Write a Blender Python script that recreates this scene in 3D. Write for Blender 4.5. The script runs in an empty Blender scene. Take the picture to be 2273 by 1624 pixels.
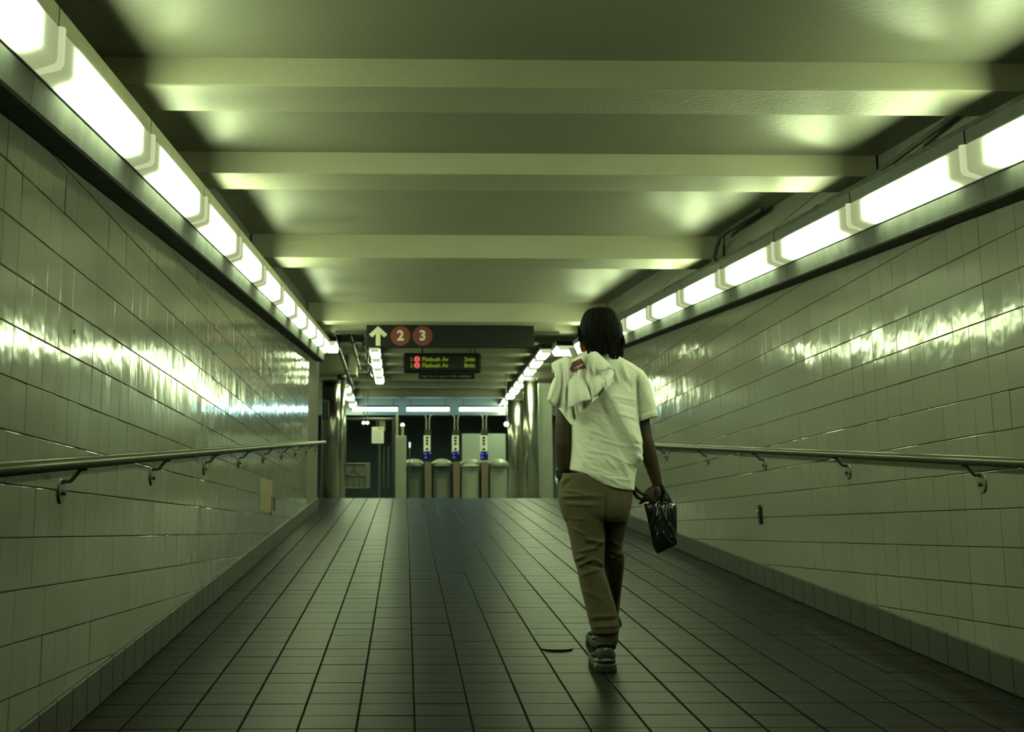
import bpy, bmesh, math, random
import numpy as np
from mathutils import Vector, Matrix
from mathutils.bvhtree import BVHTree
random.seed(7); rng = np.random.default_rng(7)
scene = bpy.context.scene
C = scene.collection

# ------------------------------------------------------------------ camera, world, exposure
W, H = 2273.0, 1624.0
F, PX, PY = 2830.0, 957.0, 664.0
PSI, TH = math.radians(1.19502), math.radians(10.29416)
fw = np.array([math.sin(PSI)*math.cos(TH), math.cos(PSI)*math.cos(TH), math.sin(TH)])
rt = np.array([math.cos(PSI), -math.sin(PSI), 0.0])
up = np.cross(rt, fw)
cd = bpy.data.cameras.new('camera'); cam = bpy.data.objects.new('camera', cd); C.objects.link(cam)
cd.sensor_fit = 'HORIZONTAL'; cd.sensor_width = 36.0; cd.lens = 36.0*F/W
cd.shift_x = (W/2-PX)/W; cd.shift_y = (PY-H/2)/W
cd.clip_start = 0.05; cd.clip_end = 200
cam.matrix_world = Matrix(((rt[0], up[0], -fw[0], 0), (rt[1], up[1], -fw[1], 0), (rt[2], up[2], -fw[2], 0), (0, 0, 0, 1)))
cd.dof.use_dof = True; cd.dof.focus_distance = 5.75; cd.dof.aperture_fstop = 5.0
scene.camera = cam
wd = bpy.data.worlds.new('world'); scene.world = wd; wd.use_nodes = True
wd.node_tree.nodes['Background'].inputs[0].default_value = (0.75, 1.0, 0.6, 1)
wd.node_tree.nodes['Background'].inputs[1].default_value = 0.012
vs = scene.view_settings
vs.view_transform = 'Standard'; vs.look = 'None'; vs.gamma = 1.0; vs.use_curve_mapping = False
vs.exposure = -0.06
scene.cycles.use_denoising = True
scene.cycles.max_bounces = 8
scene.cycles.diffuse_bounces = 5
scene.cycles.sample_clamp_indirect = 4.0
LAMP_COL = (0.79, 1.0, 0.50)
LAMP_STR = 38.0
COOL_COL = (0.50, 1.0, 0.95)

K = 0.076985           # slope of the ramp
HF = 1.0634            # floor below the eye plane
XL, XR = -1.195, 2.49  # tiled faces
YEND = 17.85           # end of the side walls
YC = 20.49             # crest of the ramp
ZC = 0.5138            # upper floor
HB = 1.335             # beam undersides
HC = 1.4498            # bay ceiling

def ray(x, y): return fw + rt*(x-PX)/F - up*(y-PY)/F
def at(x, y, Y):
    d = ray(x, y); return d*(Y/d[1])
def onX(x, y, X):
    d = ray(x, y); return d*(X/d[0])
def onR(x, y, h):
    d = ray(x, y); return d*(h/(d[2]-K*d[1]))
def proj(P):
    P = np.atleast_2d(P); w = P@fw
    return np.stack([PX+F*(P@rt)/w, PY-F*(P@up)/w], 1)

# ------------------------------------------------------------------ helpers
def tag(o, label=None, cat=None, group=None, kind=None):
    if label: o['label'] = label
    if cat: o['category'] = cat
    if group: o['group'] = group
    if kind: o['kind'] = kind
    return o
def thing(name, label, cat, loc=(0, 0, 0), group=None):
    o = bpy.data.objects.new(name, None); C.objects.link(o); o.location = Vector([float(v) for v in loc])
    o.empty_display_size = 0.1
    return tag(o, label, cat, group)
def link(name, me, m=None, parent=None, smooth=False):
    if m is not None and not me.materials: me.materials.append(m)
    if smooth:
        for p in me.polygons: p.use_smooth = True
    o = bpy.data.objects.new(name, me); C.objects.link(o)
    if parent is not None:
        o.parent = parent
        o.matrix_parent_inverse = Matrix.Translation(parent.location).inverted() if parent.parent is None else Matrix.Identity(4)
    return o
def copy_tree(src, parent=None):
    c = src.copy(); C.objects.link(c)
    if parent is not None: c.parent = parent
    for ch in list(src.children): copy_tree(ch, c)
    return c

class MB:
    def __init__(s): s.v = []; s.f = []
    def add(s, vs_, fs_):
        n = len(s.v); s.v += [tuple(float(c) for c in p) for p in vs_]; s.f += [tuple(i+n for i in f) for f in fs_]; return s
    def box(s, x0, y0, z0, x1, y1, z1, shear=0.0, bev=0.0):
        x0, x1 = sorted((x0, x1)); y0, y1 = sorted((y0, y1)); z0, z1 = sorted((z0, z1))
        P = [(x, y, z+shear*y) for z in (z0, z1) for y in (y0, y1) for x in (x0, x1)]
        return s.add(P, [(0, 2, 3, 1), (4, 5, 7, 6), (0, 1, 5, 4), (2, 6, 7, 3), (0, 4, 6, 2), (1, 3, 7, 5)])
    def bpx(s, x0, y0, x1, y1, Y, d):            # a box whose front face shows at this rectangle from distance Y
        a = at(x0, y1, Y); b = at(x1, y0, Y)
        return s.box(a[0], Y, a[2], b[0], Y+d, b[2])
    def prism(s, poly, axis, a, b, shear=0.0):   # poly in the other two axes, extruded from a to b
        n = len(poly); P = []
        for t in (a, b):
            for (u, v) in poly:
                if axis == 'y': P.append((u, t, v+shear*t))
                elif axis == 'x': P.append((t, u, v))
                else: P.append((u, v, t))
        F_ = [tuple(range(n))[::-1], tuple(range(n, 2*n))] + [(i, (i+1) % n, n+(i+1) % n, n+i) for i in range(n)]
        return s.add(P, F_)
    def loft(s, rings, cap=True):
        n = len(rings[0]); P = [p for r in rings for p in r]; F_ = []
        for j in range(len(rings)-1):
            for i in range(n):
                F_.append((j*n+i, j*n+(i+1) % n, (j+1)*n+(i+1) % n, (j+1)*n+i))
        if cap: F_ += [tuple(range(n))[::-1], tuple(range((len(rings)-1)*n, len(rings)*n))]
        return s.add(P, F_)
    def tube(s, pts, r, n=10, flat=1.0, cap=True):
        pts = [np.array([float(c) for c in p]) for p in pts]
        if not hasattr(r, '__len__'): r = [r]*len(pts)
        T = []
        for i in range(len(pts)):
            d = pts[min(i+1, len(pts)-1)]-pts[max(i-1, 0)]; T.append(d/(np.linalg.norm(d)+1e-9))
        ref = np.array([0, 0, 1.0]) if abs(T[0][2]) < .9 else np.array([0, 1.0, 0])
        u = np.cross(ref, T[0]); u /= np.linalg.norm(u); rings = []
        for p, t, rr in zip(pts, T, r):
            u = u - t*(u@t); u /= np.linalg.norm(u); w = np.cross(t, u)
            rings.append([p+rr*(math.cos(a)*u+flat*math.sin(a)*w) for a in [2*math.pi*i/n for i in range(n)]])
        return s.loft(rings, cap)
    def sphere(s, c, r, n=16, m=10):
        if not hasattr(r, '__len__'): r = (r, r, r)
        rings = []
        for j in range(1, m):
            a = math.pi*j/m
            rings.append([(c[0]+r[0]*math.sin(a)*math.cos(b), c[1]+r[1]*math.sin(a)*math.sin(b), c[2]-r[2]*math.cos(a)) for b in [2*math.pi*i/n for i in range(n)]])
        return s.loft(rings)
    def mesh(s, name='m'):
        me = bpy.data.meshes.new(name); me.from_pydata(s.v, [], s.f)
        bm = bmesh.new(); bm.from_mesh(me); bmesh.ops.recalc_face_normals(bm, faces=bm.faces); bm.to_mesh(me); bm.free()
        return me
    def build(s, name, m, parent=None, smooth=False, bevel=0.0):
        o = link(name, s.mesh(name), m, parent, smooth)
        if bevel:
            md = o.modifiers.new('b', 'BEVEL'); md.width = bevel; md.segments = 2; md.limit_method = 'ANGLE'
        return o

def evald(mb, voxel, smooth_it=2, name='m', sub=0):
    me = mb.mesh(name); o = bpy.data.objects.new('tmp', me); C.objects.link(o)
    r = o.modifiers.new('r', 'REMESH'); r.mode = 'VOXEL'; r.voxel_size = voxel
    if smooth_it:
        sm = o.modifiers.new('s', 'SMOOTH'); sm.iterations = smooth_it; sm.factor = .6
    dg = bpy.context.evaluated_depsgraph_get(); dg.update()
    out = bpy.data.meshes.new_from_object(o.evaluated_get(dg)); out.name = name
    bpy.data.objects.remove(o)
    for p in out.polygons: p.use_smooth = True
    return out
def smoothpts(pts, n=6):
    pts = [np.array(p, float) for p in pts]; out = []
    for i in range(len(pts)-1):
        p0, p1, p2, p3 = pts[max(i-1, 0)], pts[i], pts[i+1], pts[min(i+2, len(pts)-1)]
        for k in range(n):
            t = k/n
            out.append(.5*((2*p1)+(-p0+p2)*t+(2*p0-5*p1+4*p2-p3)*t*t+(-p0+3*p1-3*p2+p3)*t**3))
    out.append(pts[-1]); return out

# ------------------------------------------------------------------ materials
def mat(name, col, rough=.6, metal=0.0, spec=.5, noise=0.0, nscale=6.0, bump=0.0, bscale=20.0, col2=None, emit=None, estr=0.0, vary=0.0, detail=4.0, sheen=0.0):
    m = bpy.data.materials.new(name); m.use_nodes = True; nt = m.node_tree; N = nt.nodes; L = nt.links
    b = N['Principled BSDF']
    b.inputs['Base Color'].default_value = (*col, 1); b.inputs['Roughness'].default_value = rough
    b.inputs['Metallic'].default_value = metal; b.inputs['Specular IOR Level'].default_value = spec
    if sheen: b.inputs['Sheen Weight'].default_value = sheen
    if emit: b.inputs['Emission Color'].default_value = (*emit, 1); b.inputs['Emission Strength'].default_value = estr
    geo = N.new('ShaderNodeNewGeometry')
    src = None
    if noise:
        tx = N.new('ShaderNodeTexNoise'); tx.inputs['Scale'].default_value = nscale; tx.inputs['Detail'].default_value = detail
        L.new(geo.outputs['Position'], tx.inputs['Vector'])
        cr = N.new('ShaderNodeValToRGB'); cr.color_ramp.elements[0].position = .3; cr.color_ramp.elements[1].position = .7
        c2 = col2 or tuple(max(0, c*(1-noise)) for c in col)
        cr.color_ramp.elements[0].color = (*c2, 1); cr.color_ramp.elements[1].color = (*col, 1)
        L.new(tx.outputs['Fac'], cr.inputs['Fac']); src = cr.outputs['Color']
    if vary:
        oi = N.new('ShaderNodeObjectInfo'); wn = N.new('ShaderNodeTexWhiteNoise'); wn.noise_dimensions = '1D'
        L.new(oi.outputs['Random'], wn.inputs['W'])
        mr = N.new('ShaderNodeMapRange'); mr.inputs['To Min'].default_value = 1-vary; mr.inputs['To Max'].default_value = 1+vary
        L.new(wn.outputs['Value'], mr.inputs['Value'])
        mx = N.new('ShaderNodeVectorMath'); mx.operation = 'SCALE'
        if src: L.new(src, mx.inputs[0])
        else: mx.inputs[0].default_value = col
        L.new(mr.outputs['Result'], mx.inputs['Scale']); src = mx.outputs['Vector']
    if src: L.new(src, b.inputs['Base Color'])
    if bump:
        t2 = N.new('ShaderNodeTexNoise'); t2.inputs['Scale'].default_value = bscale; t2.inputs['Detail'].default_value = 2.0
        L.new(geo.outputs['Position'], t2.inputs['Vector'])
        bp = N.new('ShaderNodeBump'); bp.inputs['Strength'].default_value = 1.0; bp.inputs['Distance'].default_value = bump
        L.new(t2.outputs['Fac'], bp.inputs['Height']); L.new(bp.outputs['Normal'], b.inputs['Normal'])
    return m

M_tile = mat('glazed_tile', (.232, .232, .202), rough=.105, spec=.27, noise=.06, nscale=1.3, bump=.0017, bscale=8.0, vary=.03)
M_grout = mat('grout', (.17, .16, .125), rough=.9)
M_base = mat('base_tile', (.055, .054, .045), rough=.45, noise=.2, nscale=3, bump=.0008, bscale=30, vary=.08)
M_paver = mat('floor_paver', (.0155, .0155, .0145), rough=.36, spec=.02, noise=.16, nscale=2.2, bump=.0006, bscale=90, vary=.06)
M_joint = mat('floor_joint', (.006, .006, .0045), rough=.95, spec=.05)
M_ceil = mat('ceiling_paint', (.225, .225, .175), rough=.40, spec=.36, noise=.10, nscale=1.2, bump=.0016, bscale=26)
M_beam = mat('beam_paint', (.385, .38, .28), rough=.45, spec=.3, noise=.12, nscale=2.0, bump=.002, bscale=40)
M_steelgrey = mat('weathered_grey_steel', (.095, .105, .095), rough=.75, metal=.0, spec=.2, noise=.4, nscale=9, bump=.0004, bscale=60)
M_channel = mat('dark_channel_steel', (.055, .066, .064), rough=.45, metal=.3, noise=.3, nscale=9)
M_spillhous = mat('cream_lamp_spill', (.55, .53, .38), rough=.4, noise=.15, nscale=8)
M_white = mat('white_enamel', (.85, .85, .75), rough=.35)
M_steel = mat('brushed_steel', (.42, .42, .37), rough=.24, metal=1.0, noise=.15, nscale=3, bump=.0006, bscale=8)
M_rail = mat('painted_rail', (.12, .125, .10), rough=.3, metal=.5)
M_iron = mat('dark_iron', (.05, .05, .042), rough=.5, metal=.4)
M_ironL = mat('grey_iron', (.12, .12, .10), rough=.45, metal=.4)
M_black = mat('black_enamel', (.010, .012, .011), rough=.55, spec=.2)
M_signtxt = mat('sign_white', (.62, .62, .5), rough=.5)
M_red = mat('sign_red', (.17, .030, .027), rough=.5)
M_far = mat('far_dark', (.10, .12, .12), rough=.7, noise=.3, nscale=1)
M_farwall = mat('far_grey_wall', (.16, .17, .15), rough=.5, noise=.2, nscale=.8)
M_farceil = mat('far_ceiling_paint', (.17, .165, .115), rough=.55, spec=.3, noise=.3, nscale=1.0, bump=.002, bscale=8)
M_farblue = mat('pale_lintel_paint', (.15, .17, .18), rough=.5)
M_turn = mat('turnstile_steel', (.30, .32, .27), rough=.45, metal=.1, noise=.15, nscale=4)
M_brown = mat('bronze_panel', (.17, .14, .10), rough=.45, metal=.3)
M_paper = mat('notice_paper', (.75, .78, .7), rough=.7)

def lamp_mat(name, col, strength, half_len, zc, zh, shear=0.0):
    """a lamp's own brightness: full over the tube, weaker where the diffuser runs past it"""
    m = bpy.data.materials.new(name); m.use_nodes = True; nt = m.node_tree; N = nt.nodes; L = nt.links
    N.remove(N['Principled BSDF']); em = N.new('ShaderNodeEmission'); out = N['Material Output']
    tc = N.new('ShaderNodeTexCoord'); sp = N.new('ShaderNodeSeparateXYZ'); L.new(tc.outputs['Object'], sp.inputs[0])
    def fall(sock, centre, h0, h1):
        a = N.new('ShaderNodeMath'); a.operation = 'SUBTRACT'; L.new(sock, a.inputs[0]); a.inputs[1].default_value = centre
        b = N.new('ShaderNodeMath'); b.operation = 'ABSOLUTE'; L.new(a.outputs[0], b.inputs[0])
        c = N.new('ShaderNodeMapRange'); c.interpolation_type = 'SMOOTHSTEP'
        c.inputs['From Min'].default_value = h0; c.inputs['From Max'].default_value = h1
        c.inputs['To Min'].default_value = 1; c.inputs['To Max'].default_value = 0
        L.new(b.outputs[0], c.inputs['Value']); return c.outputs['Result']
    fy = fall(sp.outputs['Y'], 0, half_len-.26, half_len-.02)
    sk = N.new('ShaderNodeMath'); sk.operation = 'MULTIPLY_ADD'; L.new(sp.outputs['Y'], sk.inputs[0]); sk.inputs[1].default_value = -shear; L.new(sp.outputs['Z'], sk.inputs[2])
    fz = fall(sk.outputs[0], zc, zh*.62, zh*1.10)
    mu = N.new('ShaderNodeMath'); mu.operation = 'MULTIPLY'; L.new(fy, mu.inputs[0]); L.new(fz, mu.inputs[1])
    cr = N.new('ShaderNodeValToRGB'); e = cr.color_ramp.elements
    e[0].color = (.62, .72, .34, 1); e[1].color = (*col, 1); e[1].position = .7
    L.new(mu.outputs[0], cr.inputs['Fac']); L.new(cr.outputs['Color'], em.inputs['Color'])
    sr = N.new('ShaderNodeMapRange'); sr.inputs['To Min'].default_value = .58; sr.inputs['To Max'].default_value = strength
    pw = N.new('ShaderNodeMath'); pw.operation = 'POWER'; L.new(mu.outputs[0], pw.inputs[0]); pw.inputs[1].default_value = 7.0
    L.new(pw.outputs[0], sr.inputs['Value']); L.new(sr.outputs['Result'], em.inputs['Strength'])
    L.new(em.outputs[0], out.inputs['Surface']); return m
def glow(name, col, s):
    m = bpy.data.materials.new(name); m.use_nodes = True; b = m.node_tree.nodes['Principled BSDF']
    b.inputs['Base Color'].default_value = (0, 0, 0, 1)
    b.inputs['Emission Color'].default_value = (*col, 1); b.inputs['Emission Strength'].default_value = s; return m

M_bracketglow = glow('bracket_added_glow', (.80, .88, .50), .72)  # glow added to the end brackets in place of lamplight on them
# ------------------------------------------------------------------ tiles on the walls
def plate(w, h, t, inset=.0016, lift=.0012):
    """a glazed tile: bevelled plate, face towards +Z, centred"""
    a, b = w/2, h/2; c, d = a-inset, b-inset
    V = [(-a, -b, -t), (a, -b, -t), (a, b, -t), (-a, b, -t), (-a, -b, -lift), (a, -b, -lift), (a, b, -lift), (-a, b, -lift), (-c, -d, 0), (c, -d, 0), (c, d, 0), (-c, d, 0)]
    Fc = [(3, 2, 1, 0)]+[(i, (i+1) % 4, 4+(i+1) % 4, 4+i) for i in range(4)]+[(4+i, 4+(i+1) % 4, 8+(i+1) % 4, 8+i) for i in range(4)]+[(8, 9, 10, 11)]
    return V, Fc
def lay(parent, V, Fc, mats4, m, limit=300, name='tile', stuffname='tile_field'):
    """the pieces that show largest become objects, the rest one stuff part"""
    me = bpy.data.meshes.new(name); me.from_pydata(V, [], Fc); me.materials.append(m)
    corners = np.array(V[-4:])
    sc = []
    for i, M in enumerate(mats4):
        R = np.array(M); P = corners@R[:3, :3].T+R[:3, 3]
        if (P@fw).min() < .4: sc.append((0, i)); continue
        q = proj(P); cx, cy = q.mean(0)
        a = .5*abs(sum(q[j][0]*q[(j+1) % 4][1]-q[(j+1) % 4][0]*q[j][1] for j in range(4)))
        if not (-15 < cx < W+15 and -15 < cy < H+15): a = 0
        sc.append((a, i))
    sc.sort(reverse=True); big = [i for a, i in sc[:limit] if a > 0]; bs = set(big)
    for i in big:
        o = bpy.data.objects.new(name, me); C.objects.link(o); o.parent = parent; o.matrix_local = mats4[i]
    rest = [i for i in range(len(mats4)) if i not in bs]
    if rest:
        VV = np.array(V); n = len(V); allv = []; allf = []
        for k, i in enumerate(rest):
            R = np.array(mats4[i]); allv.append(VV@R[:3, :3].T+R[:3, 3]); allf += [tuple(v+k*n for v in f) for f in Fc]
        m2 = bpy.data.meshes.new(stuffname); m2.from_pydata(np.concatenate(allv).tolist(), [], allf); m2.materials.append(m)
        o = bpy.data.objects.new(stuffname, m2); C.objects.link(o); o.parent = parent; o['kind'] = 'stuff'
def basis(xa, ya, za, loc):
    return Matrix(((xa[0], ya[0], za[0], loc[0]), (xa[1], ya[1], za[1], loc[1]), (xa[2], ya[2], za[2], loc[2]), (0, 0, 0, 1)))
def jitter(a): return Matrix.Rotation(random.gauss(0, a), 4, 'X') @ Matrix.Rotation(random.gauss(0, a), 4, 'Y')

PITCH_Z, PITCH_Y = .1595, .1655
def wall(side):
    s = -1 if side == 'left' else 1
    X = XL if s < 0 else XR
    b = MB(); b.box(X+s*.010, -1.0, -HF-.25, X+s*.36, YEND, HC+.5, shear=K)
    w = b.build('wall_'+side, M_grout); w['kind'] = 'structure'
    z0 = .139 if s < 0 else .411; y0 = 3.878 if s < 0 else 5.02
    mats4 = []
    for j in range(int((YEND+.6)/PITCH_Y)+1):
        ya = y0+(j-40)*PITCH_Y; yb = ya+PITCH_Y
        if yb < .6 or yb > YEND+.01: continue
        for i in range(-20, 40):
            za = z0+i*PITCH_Z; zb = za+PITCH_Z
            if zb < K*ya-HF+.02 or za > K*yb+HC+.15: continue
            if s < 0: M = basis((0, 1, 0), (0, 0, 1), (1, 0, 0), (X, (ya+yb)/2, (za+zb)/2))
            else: M = basis((0, -1, 0), (0, 0, 1), (-1, 0, 0), (X, (ya+yb)/2, (za+zb)/2))
            mats4.append(M @ Matrix.Translation((0, 0, random.gauss(0, .0004))) @ jitter(.0042))
    V, Fc = plate(PITCH_Y-.0018, PITCH_Z-.0036, .012)
    lay(w, V, Fc, mats4, M_tile)
    # end face of the wall
    mats4 = []
    for i in range(-6, 30):
        za = z0+i*PITCH_Z
        if za < K*YEND-HF-.1 or za > K*YEND+HC: continue
        for c in range(2):
            mats4.append(basis((1, 0, 0), (0, 0, 1), (0, -1, 0), (X+s*(.012+.083+c*PITCH_Y), YEND-.0, za+PITCH_Z/2)))
    # cove base
    V, Fc = plate(.21-.005, .145, .022, inset=.004, lift=.004)
    V = [(x, y-s*K*x, z) for x, y, z in V]      # sheared so that the vertical joints stay plumb
    mats4 = []
    t = Vector((0, 1, K)).normalized(); sl = math.sqrt(1+K*K)
    bb = MB(); bb.box(X-s*.006, -.9, -HF-.05, X+s*.02, YEND, -HF+.140, shear=K)
    base = bb.build('baseboard_'+side, M_joint); base['kind'] = 'structure'
    for j in range(int(YEND/.21)):
        yc = 4.02+(j-19)*.21 if s < 0 else 5.0+(j-24)*.21
        if yc < .3 or yc+.105 > YEND: continue
        loc = (X-s*.016, yc, K*yc-HF+.0725)
        if s < 0: M = basis((0, 1, 0), (0, 0, 1), (1, 0, 0), loc)
        else: M = basis((0, -1, 0), (0, 0, 1), (-1, 0, 0), loc)
        mats4.append(M @ jitter(.0015))
    lay(base, V, Fc, mats4, M_base, name='base_tile', stuffname='base_tile_field')
    return w
wall_left = wall('left'); wall_right = wall('right')

# ------------------------------------------------------------------ floor
fb = MB(); fb.box(-1.19, -1.0, -HF-.3, 2.49, 17.8, -HF-.006, shear=K); fb.box(-3.2, 17.8, -HF-.3, 4.2, YC, -HF-.006, shear=K)
floor = fb.build('floor', M_joint); floor['kind'] = 'structure'
fx0 = onR(800.4, 1555, -HF)[0]
mats4 = []
V, Fc = plate(.21-.0088, .21-.0052, .012, inset=.002, lift=.0015)
nrm = Vector((0, -K, 1)).normalized(); ta = Vector((0, 1, K)).normalized()
for i in range(-16, 22):
    xc = fx0+(i+.5)*.21; off = random.uniform(-.006, .006)
    for j in range(0, 98):
        yc = 1.0+j*.21/math.sqrt(1+K*K)+off+.105
        if yc > YC-.1: continue
        if yc < 17.7 and (xc < -1.27 or xc > 2.56): continue
        if yc >= 17.7 and (xc < -3.1 or xc > 4.1): continue
        q = proj(np.array([xc, yc, K*yc-HF]))[0]
        if q[1] > 1900: continue
        mats4.append(basis((1, 0, 0), ta, nrm, (xc, yc, K*yc-HF+random.gauss(0, .0004))) @ jitter(.0015))
lay(floor, V, Fc, mats4, M_paver, name='paver', stuffname='paver_field')
# nosing at the crest and the upper floor
b = MB(); b.box(-6, YC-.02, ZC-.3, 7, 41, ZC); f2 = b.build('floor', M_farwall); f2['kind'] = 'structure'
cv = thing('floor_cover', 'small round metal cover set in the floor tiles left of the walking feet', 'cover', onR(1236, 1439, -HF))
p = onR(1236, 1439, -HF); N_ = 32
rot = Matrix.Rotation(math.atan(K), 4, 'X')
for nm, r0, r1, h, m in (('rim', .072, .080, .0012, M_joint), ('lid', 0, .076, .0024, mat('worn_metal_lid', (.030, .036, .031), rough=.5, spec=.1, noise=.3, nscale=30))):
    b = MB()
    b.tube([p+np.array([0, 0, -.01]), p+np.array([0, 0, h])], r1, n=N_)
    b.build(nm, m, cv)

# ------------------------------------------------------------------ ceiling with its beams
X0, X1 = XL-.1, XR+.1
cl = MB()
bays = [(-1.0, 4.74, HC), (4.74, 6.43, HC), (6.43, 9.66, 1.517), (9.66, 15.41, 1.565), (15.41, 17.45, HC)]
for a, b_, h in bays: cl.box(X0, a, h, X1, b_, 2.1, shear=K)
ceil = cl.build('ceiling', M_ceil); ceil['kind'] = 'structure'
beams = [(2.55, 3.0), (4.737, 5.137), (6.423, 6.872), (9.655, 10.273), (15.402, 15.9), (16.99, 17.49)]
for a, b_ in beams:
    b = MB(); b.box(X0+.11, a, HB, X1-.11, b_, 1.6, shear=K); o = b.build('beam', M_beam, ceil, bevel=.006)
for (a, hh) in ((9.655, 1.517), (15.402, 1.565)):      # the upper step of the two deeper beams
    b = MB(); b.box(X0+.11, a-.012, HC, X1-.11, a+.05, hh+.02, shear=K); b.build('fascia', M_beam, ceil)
# peeled seam in the third bay
b = MB(); sm_ = []
for i in range(60):
    xx = XL+1.9+i*.03
    sm_.append((xx, 6.9+.02*math.sin(i*1.3)+random.uniform(-.015, .015)))
for i in range(59):
    x, y = sm_[i]; x2, y2 = sm_[i+1]; w_ = random.uniform(.006, .02)
    b.add([(x, y, K*y+1.513), (x2, y2, K*y2+1.512), (x2, y2+w_, K*(y2+w_)+1.508), (x, y+w_, K*(y+w_)+1.5095)], [(0, 1, 2, 3)])
b.build('peeling_paint', mat('peeled_paint', (.2, .19, .13), rough=.8), ceil)

# ------------------------------------------------------------------ lamps along the walls
LP = 1.367
HL = LP/2-.012
M_lamp = lamp_mat('lamp_diffuser', LAMP_COL, LAMP_STR, HL, .070, .088, K)
def lamp_meshes(s):
    """s=+1: on the left wall opening towards +X; local origin on the wall face at h=1.04"""
    def pr(poly, a, b_): 
        m_ = MB(); m_.prism([(s*d, h) for d, h in poly], 'y', a, b_, shear=K); return m_
    diff = pr([(.10, .004), (.114, .004), (.170, .024), (.178, .036), (.178, .136), (.168, .146), (.10, .146)], -HL+.02, HL-.004).mesh('diffuser')
    hous = pr([(.02, .0), (.098, .0), (.098, .148), (.172, .148), (.172, .205), (.02, .205)], -HL-.004, HL+.006).mesh('housing')
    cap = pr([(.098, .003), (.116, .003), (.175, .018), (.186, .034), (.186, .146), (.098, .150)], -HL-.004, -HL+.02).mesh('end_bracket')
    return diff, hous, cap
M_hous = {1: M_spillhous, -1: M_channel}  # left housings coloured paler for the lamp spill, otherwise the same part
lampcount = 0
def lamp_row(s, X, ystart, n0, n1):
    global lampcount
    dm, hm, cm = lamp_meshes(s); dm.materials.append(M_lamp); hm.materials.append(M_hous[s]); cm.materials.append(M_bracketglow)
    side = 'left' if s > 0 else 'right'
    grp = 'wall lamps along the %s wall' % side
    seen = 0
    for n in range(n0, n1):
        yc = ystart+(n+.5)*LP
        t = thing('fluorescent_lamp', 'x', 'lamp', (X, yc, K*yc+1.042), grp)
        q = proj(np.array([X+s*.17, yc, K*yc+1.12]))[0]
        seen += 1
        t['_n'] = n
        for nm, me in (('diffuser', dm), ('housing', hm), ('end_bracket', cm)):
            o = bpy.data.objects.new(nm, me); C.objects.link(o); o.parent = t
        t['label'] = LBL[side][n-n0]
        del t['_n']
ordw = ['nearest', 'second', 'third', 'fourth', 'fifth', 'sixth', 'seventh', 'eighth', 'ninth', 'tenth', 'eleventh', 'twelfth', 'thirteenth']
def lblrow(side, hidden, cut, total):
    out = []
    for i in range(total):
        if i < hidden: out.append('boxed fluorescent lamp on the %s wall just outside the frame' % side)
        else:
            k = i-hidden
            if k == 0: out.append('glowing boxed fluorescent lamp cut by the frame, nearest on the %s wall' % side)
            elif i == total-1: out.append('farthest glowing boxed lamp of the row on the %s wall' % side)
            else: out.append('glowing boxed fluorescent lamp, %s from the near end of the %s wall row' % (ordw[k], side))
    return out
LBL = {'left': lblrow('left', 0, 1, 11), 'right': lblrow('right', 0, 1, 10)}
lamp_row(1, XL, 3.573, -1, 10)
lamp_row(-1, XR, 5.035, -1, 9)

def ledge(s, X, side):
    t = thing('lamp_ledge', 'long grey metal ledge running under the lamps of the %s wall' % side, 'ledge', (X, 9, K*9+1.0))
    ys = 3.573 if s > 0 else 5.035
    for n in range(-2, 10):
        a = ys+n*LP
        if a > 17.2: break
        b = MB(); d = .107
        b.prism([(X+s*.001, 1.041), (X+s*d, 1.041), (X+s*(d+.003), 1.03), (X+s*(d-.004), .945), (X+s*(d-.012), .937), (X+s*.001, .937)], 'y', a+.0015, min(a+LP-.0015, 17.3), shear=K)
        b.build('ledge_panel', M_steelgrey, t)
    b = MB(); b.prism([(X+s*.095, 1.041), (X+s*.114, 1.041), (X+s*.114, 1.0445), (X+s*.095, 1.0445)], 'y', .85, 17.3, shear=K)
    b.build('lip', M_channel, t)
ledge(1, XL, 'left'); ledge(-1, XR, 'right')
# conduits above the right row
X = XR
def conduit(label, pts, r, couplings, nm='conduit'):
    t = thing(nm, label, 'pipe', pts[0])
    MB().tube(pts, r, n=12).build('pipe', M_steelgrey, t, smooth=True)
    for y in couplings:
        q = [p for p in pts if abs(p[1]-y) < 99]
        z = np.interp(y, [p[1] for p in pts], [p[2] for p in pts]); x = np.interp(y, [p[1] for p in pts], [p[0] for p in pts])
        MB().tube([(x, y-.03, z-.03*K), (x, y+.03, z+.03*K)], r*1.35, n=12).build('coupling', M_steelgrey, t, smooth=True)
rr = lambda d, h, y: (X-d, y, K*y+h)
conduit('steel conduit lying along the top of the right lamp row, wall side', [rr(.10, 1.262, 1.0), rr(.10, 1.262, 17)], .013, [4.9, 6.3, 7.7, 9.1, 10.5, 11.9])
conduit('steel conduit lying along the top of the right lamp row, outer side', [rr(.145, 1.265, 1.0), rr(.145, 1.265, 17)], .016, [5.5, 7.0, 8.4, 9.8, 11.2])
conduit('bent conduit climbing from the right lamps to the ceiling, nearer one', smoothpts([rr(.12, 1.29, 6.9), rr(.12, 1.29, 6.35), rr(.10, 1.31, 6.15), rr(.06, 1.36, 5.85), rr(.04, 1.40, 5.5), rr(.04, 1.43, 5.16)]), .013, [6.5])
conduit('bent conduit climbing from the right lamps to the ceiling, farther one', smoothpts([rr(.12, 1.29, 11.4), rr(.12, 1.29, 9.64), rr(.115, 1.33, 9.56), rr(.10, 1.44, 9.46), rr(.09, 1.485, 9.3), rr(.09, 1.495, 8.3)]), .016, [10.1])

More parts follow.
